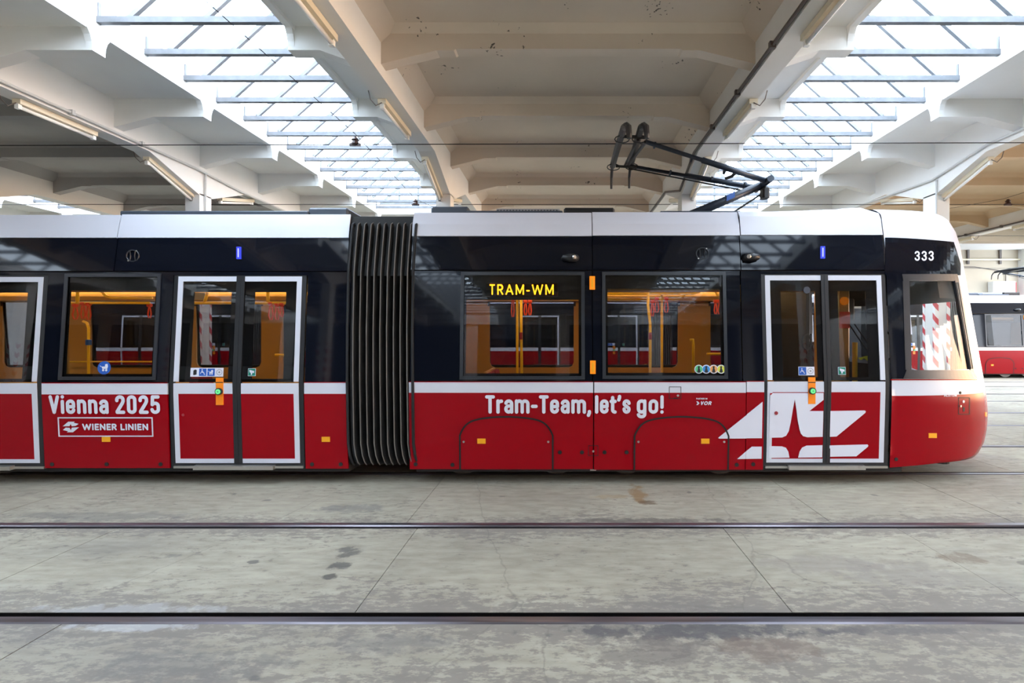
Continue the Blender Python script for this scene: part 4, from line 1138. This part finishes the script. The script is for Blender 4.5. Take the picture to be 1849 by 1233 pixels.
rb2 = rbox(1018, 1110, 374.5, 6.3, 1.0, 'pantoblack', 'roof_box'); rbox(1192, 1338, 380.5, 6.1, 1.5, 'roofbox', 'pantograph_base', 0.01)
# wheels just visible below the skirt
for c in (-0.62 - 0.55, -0.62 + 0.55, 1.3 - 0.55, 1.3 + 0.55, -6.6, -7.7):
    for sy in (0, 1):
        yy = 6.1925 - 0.06 if not sy else 7.6275 - 0.07
        MB().path([(c, yy, 0.30), (c, yy + 0.13, 0.30)], 0.292, 32).build('wheel', 'wheel', tram)
fit('lifting_plate', 1066, 1077, 848.5, 851, 'steel', -0.02, 0.02)

# --- pantograph
def at(px, py, Y): return Vector(((px - CX) * Y / F, Y, H + (CY - py) * Y / F))
pan = empty('pantograph', (0, 0, 0)); pan.parent = tram; pan['label'] = 'raised blue grey pantograph with two contact strips'
knee = at(1374, 336, YC)
la = MB().path([at(1225, 398, YC), at(1380, 332, YC)], [0.062, 0.05], 12); la.build('lower_arm', 'panto', pan, smooth=True)
MB().path([at(1296, 402, YC + .12), at(1372, 352, YC + .05)], 0.012, 6).build('lower_rod', 'pantoblack', pan)
for sgn, p0, Y0_ in ((-1, (1166, 256), 6.35), (1, (1133, 299), 7.45)):
    a = at(p0[0], p0[1], Y0_); b = knee + Vector((0.02, sgn * 0.16, 0.02))
    m_ = a.lerp(b, 0.45)
    MB().path([a, m_, m_ + (b - a) * 0.001, b], [0.026, 0.026, 0.037, 0.037], 10).build('upper_arm', 'panto', pan, smooth=True)
MB().path([at(1135, 304, 7.2), at(1352, 346, YC)], 0.010, 6).build('guide_rod', 'pantoblack', pan)
MB().path([knee + Vector((0.02, -0.28, 0.02)), knee + Vector((0.02, 0.24, 0.02))], 0.045, 12).build('knee_shaft', 'panto', pan)
kb = MB().bbox(knee.x + 0.0, knee.x + 0.09, YC - 0.08, YC + 0.06, knee.z - 0.17, knee.z - 0.02, 0.02); kb.build('knee_bracket', 'pantoblack', pan)
MB().path([at(1330, 309, YC - .13), at(1322, 318, YC), at(1311, 322, YC + .12)], 0.022, 8).build('cross_brace', 'pantoblack', pan)
fitp = MB()
a, b = at(1166, 256, 6.35), at(1133, 299, 7.45)
MB().path([a, b], 0.022, 8).build('head_shaft', 'pantoblack', pan)
lbl = MB(); c_ = at(1312, 359, 6.84); dv = (at(1327, 352, 6.84) - c_)
lbl.add([c_ + Vector((0, 0, .045)), c_ + dv + Vector((0, 0, .045)), c_ + dv - Vector((0, 0, .03)), c_ - Vector((0, 0, .03))], [(0, 1, 2, 3)]); lbl.build('arm_plate', 'printblue', pan)
for (n0, f0, lx) in (((1127, 230), (1106, 300), 1103), ((1158, 230), (1139, 299), 1129)):
    Yn, Yf = 6.15, 7.55
    pn, pf = at(*n0, Yn), at(*f0, Yf)
    h = MB()
    # shallow carbon strip between two downturned horns
    pts = [pn + Vector((0.03, -0.22, -0.26)), pn + Vector((0.03, -0.20, -0.12)), pn + Vector((0.02, -0.12, -0.03)), pn]
    far = [pf, pf + Vector((0, 0.08, -0.03)), pf + Vector((-0.0, 0.16, -0.12)), pf + Vector((-0.0, 0.18, -0.28))]
    pts += [pn.lerp(pf, k / 6) + Vector((0, 0, 0.02 * math.sin(PI * k / 6))) for k in range(1, 6)] + far
    cs = MB()
    body = [pn.lerp(pf, k / 8) + Vector((0, 0, 0.02 * math.sin(PI * k / 8))) for k in range(9)]
    cs.path(body, 0.042, 10)
    c0 = cs.build('contact_strip', 'pantoblack', pan)
    MB().path([pn, pn + Vector((0.015, -0.10, -0.02)), pn + Vector((0.03, -0.16, -0.06)), pn + Vector((0.035, -0.19, -0.16)), pn + Vector((0.035, -0.19, -0.20))], [0.042, .042, .038, .034, .028], 8).build('horn', 'carbon', c0)
    MB().path(far, [0.026, .022, .02, .016], 8).build('horn', 'carbon', c0)
    for kk in (0.15, 0.9):
        p = pn.lerp(pf, kk)
        MB().path([p + Vector((-0.09 * math.cos(t_), 0, -0.06 + 0.045 * math.sin(t_))) for t_ in [2*PI*k/12 for k in range(12)]], 0.007, 5, closed=True).build('spring', 'pantoblack', c0)
for (x, y, Yp) in ((1182, 262, 6.4), (1248, 287, 6.55), (1308, 309, 6.7), (1210, 312, 7.3), (1285, 324, 7.1), (1345, 334, 7.0)):
    MB().path([at(x - 1.5, y, Yp), at(x + 1.5, y + .6, Yp)], 0.042, 10).build('arm_clamp', 'panto', pan)
cr = [at(1165, 258, 6.35), at(1120, 262, 6.4)]
MB().path([at(1112, 300, 7.2), at(1150, 302, 7.2)], 0.018, 8).build('head_link', 'pantoblack', pan)
MB().path([at(1120, 246, 6.4), at(1168, 248, 6.4)], 0.022, 8).build('head_link', 'pantoblack', pan)
MB().path([at(1152, 252, 6.4), at(1128, 300, 7.3)], 0.02, 8).build('head_link', 'pantoblack', pan)

# --- interior
def inner(name, mb, m, label=None, smooth=False, parent=None): return mb.build(name, m, parent or tram, label, smooth)
secs = (((LX0 - CX) / PX, (622 - CX) / PX), ((748 - CX) / PX, 3.05))
YI0, YI1 = YT + 0.10, 2 * YC - YT - 0.10
for a, b in secs:
    inner('interior_floor', MB().box(a, b, YI0, YI1, 0.30, 0.36), 'ochre_d')
    inner('interior_ceiling', MB().box(a, b, YI0 + 0.1, YI1 - 0.1, 2.34, 2.40), 'ceil_in')
    for (y0, y1, yl) in ((YI0 + 0.02, YI0 + 0.30, YI0 + 0.34), (YI1 - 0.30, YI1 - 0.02, YI1 - 0.34)):
        inner('duct_cove', MB().prism([(y0, 2.14), (y1, 2.14), (y1 + (0.02 if yl > y1 else -0.02), 2.2), (y1, 2.34), (y0, 2.34)] if yl > y1 else [(y0 - .02, 2.2), (y0, 2.14), (y1, 2.14), (y1, 2.34), (y0, 2.34)], 'x', a, b), 'ochre')
        inner('light_strip', MB().box(a + 0.1, b - 0.1, yl - 0.03, yl + 0.03, 2.29, 2.335), 'lamp_in', 'glowing warm ceiling light strip')
    # ends: bulkheads with an open gangway
    for xx in (a, b):
        mb = MB().box(xx - 0.03, xx + 0.03, YI0, YI0 + 0.45, 0.36, 2.34).box(xx - 0.03, xx + 0.03, YI1 - 0.45, YI1, 0.36, 2.34)
        mb.build('bulkhead', 'ochre', tram)
inner('cab_partition', MB().box(3.06, 3.10, YI0 + 0.75, YI1, 0.36, 2.34), 'gap', 'dark partition behind the driver cab')
# side linings around the windows
def lining(x0, x1, wx=None, wz=(1.06, 2.16)):
    a, b = (x0 - CX) / PX, (x1 - CX) / PX
    mb = MB(); y0, y1 = YI0 - 0.012, YI0 + 0.012
    if wx:
        c, d = (wx[0] - CX) / PX, (wx[1] - CX) / PX
        mb.box(a, c, y0, y1, 0.36, 2.2).box(d, b, y0, y1, 0.36, 2.2).box(c, d, y0, y1, 0.36, wz[0])
    else: mb.box(a, b, y0, y1, 0.36, 2.2)
    MIRROR.append(part('side_lining', mb, 'ochre', mirror=False))
lining(70, 306, (108, 280)); lining(548, 622); lining(LX0, -168); lining(748, 1340, (830, 1056)) if False else None
lining(748, 1066, (830, 1056)); lining(1072, 1382, (1088, 1314))
def rail(pts, r=0.017, name='handrail', m='yellow', lab=None): return inner(name, MB().path(pts, r, 10), m, lab, True)
def ip(px, py, Y): return at(px, py, Y)
# handrails and poles, by car section
rail([ip(124, 547, 7.2), ip(270, 547, 7.2)]); rail([ip(140, 547, 7.2), ip(140, 524, 7.2)], 0.022)
rail([ip(183, 526, 7.4), ip(192, 535, 7.4), ip(203, 538, 7.4), ip(275, 538, 7.4)])
rail([ip(150, 580, 7.0), ip(157, 583, 7.0), ip(160, 592, 7.0), ip(160, 668, 7.0), ip(160, 800, 7.0)])
rail([ip(112, 653, 7.85), ip(276, 653, 7.85)], 0.012)
inner('card_reader', MB().bbox(*sorted((ip(157, 0, 6.97).x, ip(163, 0, 6.97).x)), 6.94, 7.0, ip(0, 623, 6.97).z, ip(0, 613, 6.97).z, 0.006), 'printblue')
rail([ip(340, 547, 7.2), ip(545, 547, 7.2)], 0.02); rail([ip(369, 547, 7.2), ip(375, 528, 7.2)], 0.02); rail([ip(484, 546, 7.2), ip(484, 526, 7.2)], 0.022)
rail([ip(497, 641, 7.4), ip(516, 641, 7.4)], 0.02)
for x0, x1 in ((834, 1050),): rail([ip(1010, 541, 7.2), ip(1060, 541, 7.2)], 0.012)
rail([ip(941, 520, 6.6), ip(941, 600, 6.6), ip(942, 672, 6.6), ip(942, 760, 6.6)], 0.018); rail([ip(934, 520, 7.2), ip(934, 760, 7.2)], 0.018)
rail([ip(1060, 530, 7.0), ip(1250, 530, 7.0), ip(1262, 527, 7.0), ip(1268, 521, 7.0)], 0.018)
rail([ip(1060, 540, 7.3), ip(1222, 540, 7.3), ip(1232, 537, 7.3), ip(1237, 531, 7.3)], 0.018)
rail([ip(1171, 518, 6.7), ip(1170, 550, 6.7), ip(1174, 585, 6.7), ip(1174, 660, 6.7), ip(1174, 760, 6.7)], 0.018)
rail([ip(1195, 520, 7.2), ip(1195, 760, 7.2)], 0.018); rail([ip(1246, 614, 6.4), ip(1251, 613, 6.4), ip(1252, 622, 6.4), ip(1252, 760, 6.4)], 0.018)
rail([ip(1276, 639, 7.5), ip(1310, 639, 7.5)], 0.018); rail([ip(1291, 524, 6.9), ip(1297, 534, 6.9)], 0.018)
for x, y, Y in ((941, 606, 6.6), (1174, 606, 6.7)): inner('stop_button', MB().bbox(ip(x - 2.5, 0, Y).x, ip(x + 2.5, 0, Y).x, Y - 0.03, Y + 0.03, ip(0, y + 7, Y).z, ip(0, y - 6, Y).z, 0.006), 'reddot')
def strap(px, py, Y, ln=22, w_=4):
    p = ip(px, py, Y); k = Y / F; rot = random.uniform(-.3, .3)
    pts = [p, p + Vector((-w_ * .5 * k, 0, -5 * k)), p + Vector((-w_ * k, 0, -ln * .7 * k)), p + Vector((-w_ * .5 * k, 0, -ln * k)), p + Vector((w_ * .5 * k, 0, -ln * k)), p + Vector((w_ * k, 0, -ln * .7 * k)), p + Vector((w_ * .5 * k, 0, -5 * k))]
    inner('hanging_strap', MB().path(pts, 0.009, 6, closed=True), 'strap')
    inner('strap_clip', MB().path([p + Vector((-0.025, 0, .006)), p + Vector((.025, 0, .006))], 0.026, 8), 'strap')
for s in ((136, 552, 7.2, 24, 5), (150, 549, 7.2, 26, 4), (160, 550, 7.2, 27, 4), (270, 552, 7.3, 22, 3), (489, 549, 7.2, 28, 4), (500, 551, 7.2, 26, 4), (509, 550, 7.2, 22, 3), (926, 536, 7.2, 36, 2.5), (949, 545, 6.6, 24, 2.5), (957, 545, 6.6, 24, 2.5), (1178, 545, 6.9, 26, 2.5), (1186, 540, 7.1, 24, 3.5), (1203, 540, 7.1, 24, 3.5), (1292, 545, 6.9, 22, 2.5), (1299, 545, 6.9, 22, 2.5)): strap(*s)
def seat(X, Y, face, ztop=1.14):
    s = empty('seat', (0, 0, 0)); s.parent = tram
    f = face
    MB().bbox(X - 0.22, X + 0.22, Y - 0.22, Y + 0.22, 0.72, 0.80, 0.02).build('seat_cushion', 'seat', s)
    MB().prism([(X - f*0.20, 0.78), (X - f*0.14, 0.78), (X - f*0.21, ztop), (X - f*0.26, ztop)], 'y', Y - 0.21, Y + 0.21).build('seat_back', 'seat', s)
    MB().prism([(X - f*0.215, 0.72), (X - f*0.24, 0.72), (X - f*0.30, ztop + .02), (X - f*0.265, ztop + .02)], 'y', Y - 0.215, Y + 0.215).build('seat_shell', 'seatshell', s)
    MB().box(X - 0.16, X + 0.16, Y - 0.15, Y + 0.15, 0.36, 0.73).build('seat_pedestal', 'greyplastic', s)
for X in (-0.75, 0.1, 0.75, 1.75):
    for Y in (6.15, 7.15, 7.65): seat(X, Y, 1 if X in (-0.75, 0.75) else -1, 1.12 if Y > 6.5 else 1.05)
seat(-5.05, 7.6, 1, 1.05); seat(-3.05, 7.6, -1, 1.1); seat(-5.0, 6.2, 1, 0.98)
inner('info_board', MB().box(ip(350, 0, 7.6).x, ip(372, 0, 7.6).x, 7.58, 7.60, ip(0, 541, 7.6).z, ip(0, 528, 7.6).z), 'greyplastic')
# ticket post and cab
inner('ticket_post', MB().bbox(3.35, 3.50, 6.35, 6.5, 0.36, 2.3, 0.02), 'ochre'); inner('yellow_pole', MB().path([(3.50, 6.25, 0.36), (3.50, 6.25, 1.55)], 0.03, 8), 'yellow', None, True)
inner('round_lamp', MB().disc((3.42, 6.345, 2.05), (0, -1, 0), 0.05, 0.02, 16), 'amberlamp'); inner('red_panel', MB().box(3.36, 3.49, 6.335, 6.348, 1.72, 1.92), 'strap')
cb_ = inner('dashboard', MB().prism([(3.7, 0.36), (4.30, 0.36), (4.42, 1.12), (4.05, 1.22), (3.80, 1.36), (3.62, 1.30)], 'y', 6.1, 7.75), 'dash')
inner('document_pad', MB().prism([(3.88, 1.315), (4.16, 1.20), (4.165, 1.21), (3.885, 1.325)], 'y', 6.05, 6.4), 'print')
MB().path([(3.98, 6.5, 1.25), (4.10, 6.5, 1.36), (4.16, 6.5, 1.50), (4.12, 6.5, 1.62), (4.03, 6.5, 1.68)], 0.014, 8).build('gooseneck_microphone', 'rubber', tram, None, True)
for dx in (0, 0.07): MB().path([(3.98 + dx, 6.6, 1.25), (3.62 + dx, 6.6, 1.78)], 0.010, 6).build('sunblind_cord', 'rubber', tram)
bl = MB(); nb = 24
for zz_ in (2.06, 2.56):
    for k in range(nb + 1):
        p = mask_point(PI * (0.16 + 0.68 * k / nb), zz_); c_ = Vector((p.x, YC, p.z)); d_ = Vector((p.x - X0, p.y - YC, 0)); d_.normalize()
        bl.v.append(tuple(p - d_ * 0.05))
bl.f = [(k, k + 1, nb + 2 + k, nb + 1 + k) for k in range(nb)]
inner('sun_blind', bl, 'gap', None, True); inner('cab_ceiling', MB().box(3.10, 4.05, 5.95, 7.85, 2.40, 2.44), 'gap')
inner('cab_floor', MB().box(3.10, 4.2, 5.95, 7.85, 0.30, 0.36), 'ochre_d')
inner('cab_mirror', MB().bbox(4.02, 4.12, 7.35, 7.42, 1.85, 2.15, 0.02), 'rubber')
cs_ = empty('driver_seat', (0, 0, 0)); cs_.parent = tram
MB().bbox(3.15, 3.6, 6.6, 7.1, 0.75, 0.88, 0.04).build('seat_cushion', 'dash', cs_); MB().bbox(3.14, 3.26, 6.62, 7.08, 0.88, 1.55, 0.04).build('seat_back', 'dash', cs_); MB().box(3.3, 3.5, 6.75, 6.95, 0.36, 0.76).build('seat_pedestal', 'greyplastic', cs_)
# destination display behind the glass
db = at(876, 0, 5.86); 
disp = inner('destination_display', MB().box((876 - CX) * 5.83 / F, (1007 - CX) * 5.83 / F, 5.83, 5.87, H + (CY - 535.5) * 5.83 / F, H + (CY - 511) * 5.83 / F), 'ledback', 'dark dot matrix display reading TRAM-WM')
def flat(x, y, off): return at(x, y, 5.826)
stroke_text('TRAM-WM', 883, 1001, 512.5, 533, 'led', 'lettering', disp, 0, stroke=.125, gap=.09, fn=flat, label='amber lettering TRAM-WM')
cut = [c for c in w1.children if c.name.startswith('dark_glass')][0]
bpy.data.objects.remove(cut)
hd = MB(); 
for r in ((836, 1050, 497, 511), (836, 876, 511, 535.5), (1007, 1050, 511, 535.5), (836, 1050, 535.5, 541), (836, 840, 541, 679), (1045, 1050, 541, 679), (836, 1050, 674, 679)): rect(hd, *r, -0.014, 0.004)
hd.build('dark_glass_border', 'gap', w1)
# hi-vis vest lying on the dashboard
v = empty('safety_vest', (3.72, 6.2, 1.33), 'crumpled yellow safety vest lying on the driver dashboard behind the cab window', 'vest')
vb = MB(); NV = 8
for j in range(NV + 1):
    for i in range(NV + 1):
        x = 3.63 + 0.16 * i / NV; yy = 6.11 + 0.30 * j / NV
        vb.v.append((x, yy, 1.345 - 0.0 * i + 0.05 * math.sin(PI * i / NV) * math.sin(PI * j / NV) + 0.015 * math.sin(i * 2.3 + j * 1.7)))
vb.f = [(j*(NV+1)+i, j*(NV+1)+i+1, (j+1)*(NV+1)+i+1, (j+1)*(NV+1)+i) for j in range(NV) for i in range(NV)]
vb.build('vest_body', 'vest', v, smooth=True)
MB().box(3.70, 3.735, 6.10, 6.105, 1.33, 1.37).build('reflective_strip', 'print', v)

# --- the tram's other side: a row of windows, no doors
FW = [(-8.6, -7.7), (-7.25, -6.05), (-5.63, -4.63), (-4.30, -2.90)], [(-1.12, 0.17), (0.58, 1.77), (2.27, 3.05)]
def xp(X): return X * PX + CX
def far_part(name, mb, m, parent=None):
    o = mb.build(name, m, parent or tram); o.scale = (1, -1, 1); return o
for ws, xa, xb in ((FW[0], LX0, 629), (FW[1], 740, 1607)):
    far_part('roof_fascia', rect(MB(), xa, min(xb, 1597), 386, 427), 'white'); far_part('cantrail', rect(MB(), xa, xb, 428, 500), 'navy')
    far_part('belt_stripe', rect(MB(), xa, xb, 690, 710), 'white'); far_part('side_panel', rect(MB(), xa, xb, 710, 847), 'red')
    mb, ml = MB(), MB(); px_ = xa
    y0, y1 = YI0 - 0.03, YI0 + 0.0
    a_ = (xa - CX) / PX
    for (a, b) in ws:
        rect(mb, px_, xp(a), 500, 690); rect(mb, xp(a), xp(b), 683, 690); px_ = xp(b)
        ml.box(a_, a, y0, y1, 0.36, 2.2); ml.box(a, b, y0, y1, 0.36, 1.13); ml.box(a, b, y0, y1, 2.13, 2.2)
        for cx_, sx_ in ((a, 1), (b, -1)):                # rounded lower corners
            ml.prism([(cx_, 1.13), (cx_ + sx_ * 0.08, 1.13), (cx_ + sx_ * 0.025, 1.155), (cx_, 1.21)], 'y', y0, y1)
        a_ = b
        wf = far_part('window', rect(MB(), xp(a), xp(b), 500, 683, -0.006, 0.006), 'glass')
        fr = MB()
        for r in ((xp(a) - 5, xp(b) + 5, 495, 500), (xp(a) - 5, xp(b) + 5, 683, 688), (xp(a) - 5, xp(a), 500, 683), (xp(b), xp(b) + 5, 500, 683)): rect(fr, *r, 0.012, 0.05)
        fr.build('window_frame', 'gap', wf)
    rect(mb, px_, xb, 500, 690); ml.box(a_, min((xb - CX) / PX, 3.06), y0, y1, 0.36, 2.2)
    far_part('window_band', mb, 'navy'); far_part('side_lining', ml, 'ochre')

# --- the other trams, same build
SKIP = {'light_strip', 'hanging_strap', 'strap_clip', 'handrail', 'stop_button', 'card_reader', 'dashboard', 'document_pad', 'sun_blind', 'lettering', 'destination_display', 'info_board', 'ticket_post', 'yellow_pole', 'round_lamp', 'red_panel', 'gooseneck_microphone', 'sunblind_cord', 'emblem', 'symbol', 'seal', 'seat', 'driver_seat', 'screw', 'vent_hole', 'plate_outline', 'indicator_lamp', 'spring', 'grille_bar', 'pin_stripe', 'speaker_ring', 'cab_mirror'}
def keep_all(o): return o.name.split('.')[0] not in SKIP
def xr(o):
    xs = []
    if o.type == 'MESH': xs += [v.co.x for v in o.data.vertices]
    for ch in o.children: xs += xr(ch)
    return xs
far1 = copy_tree(tram, None, keep_all)
far1.location = (5.62, 20.2, 0); far1['label'] = 'whole red and white tram on the far track, seen through the foreground tram windows'
far3 = copy_tree(tram, None, keep_all)
far3.location = (-8.95, 20.2, 0); far3['label'] = 'second whole tram on the far track, seen only through the leftmost windows'
def keep_right(o):
    if not keep_all(o): return False
    if o.parent is tram:
        xs = xr(o); return bool(xs) and min(xs) > -4.45
    return True
far2 = copy_tree(tram, None, keep_right)
far2.location = (16.55, 20.2, 0); far2['label'] = 'red and white tram on the far track at the right edge, beyond the foreground nose'
M_ = MB().box(-4.30, (630 - CX) / PX, YT + 0.22, 2*YC - YT - 0.22, 2.90, 2.97); r2 = M_.build('roof_panel', 'roofbox', tram); r2.parent = far2
M_ = MB().box(-4.36, -4.30, YT + 0.1, 2*YC - YT - 0.1, 0.2, 2.95); r2 = M_.build('bulkhead', 'gap', tram); r2.parent = far2
M_ = MB(); rect(M_, 310, 629, 388, 429); r2 = M_.build('roof_fascia', 'white', tram); r2.parent = far2
M_ = MB(); rect(M_, 310, 629, 430, 489); r2 = M_.build('cantrail', 'navy', tram); r2.parent = far2
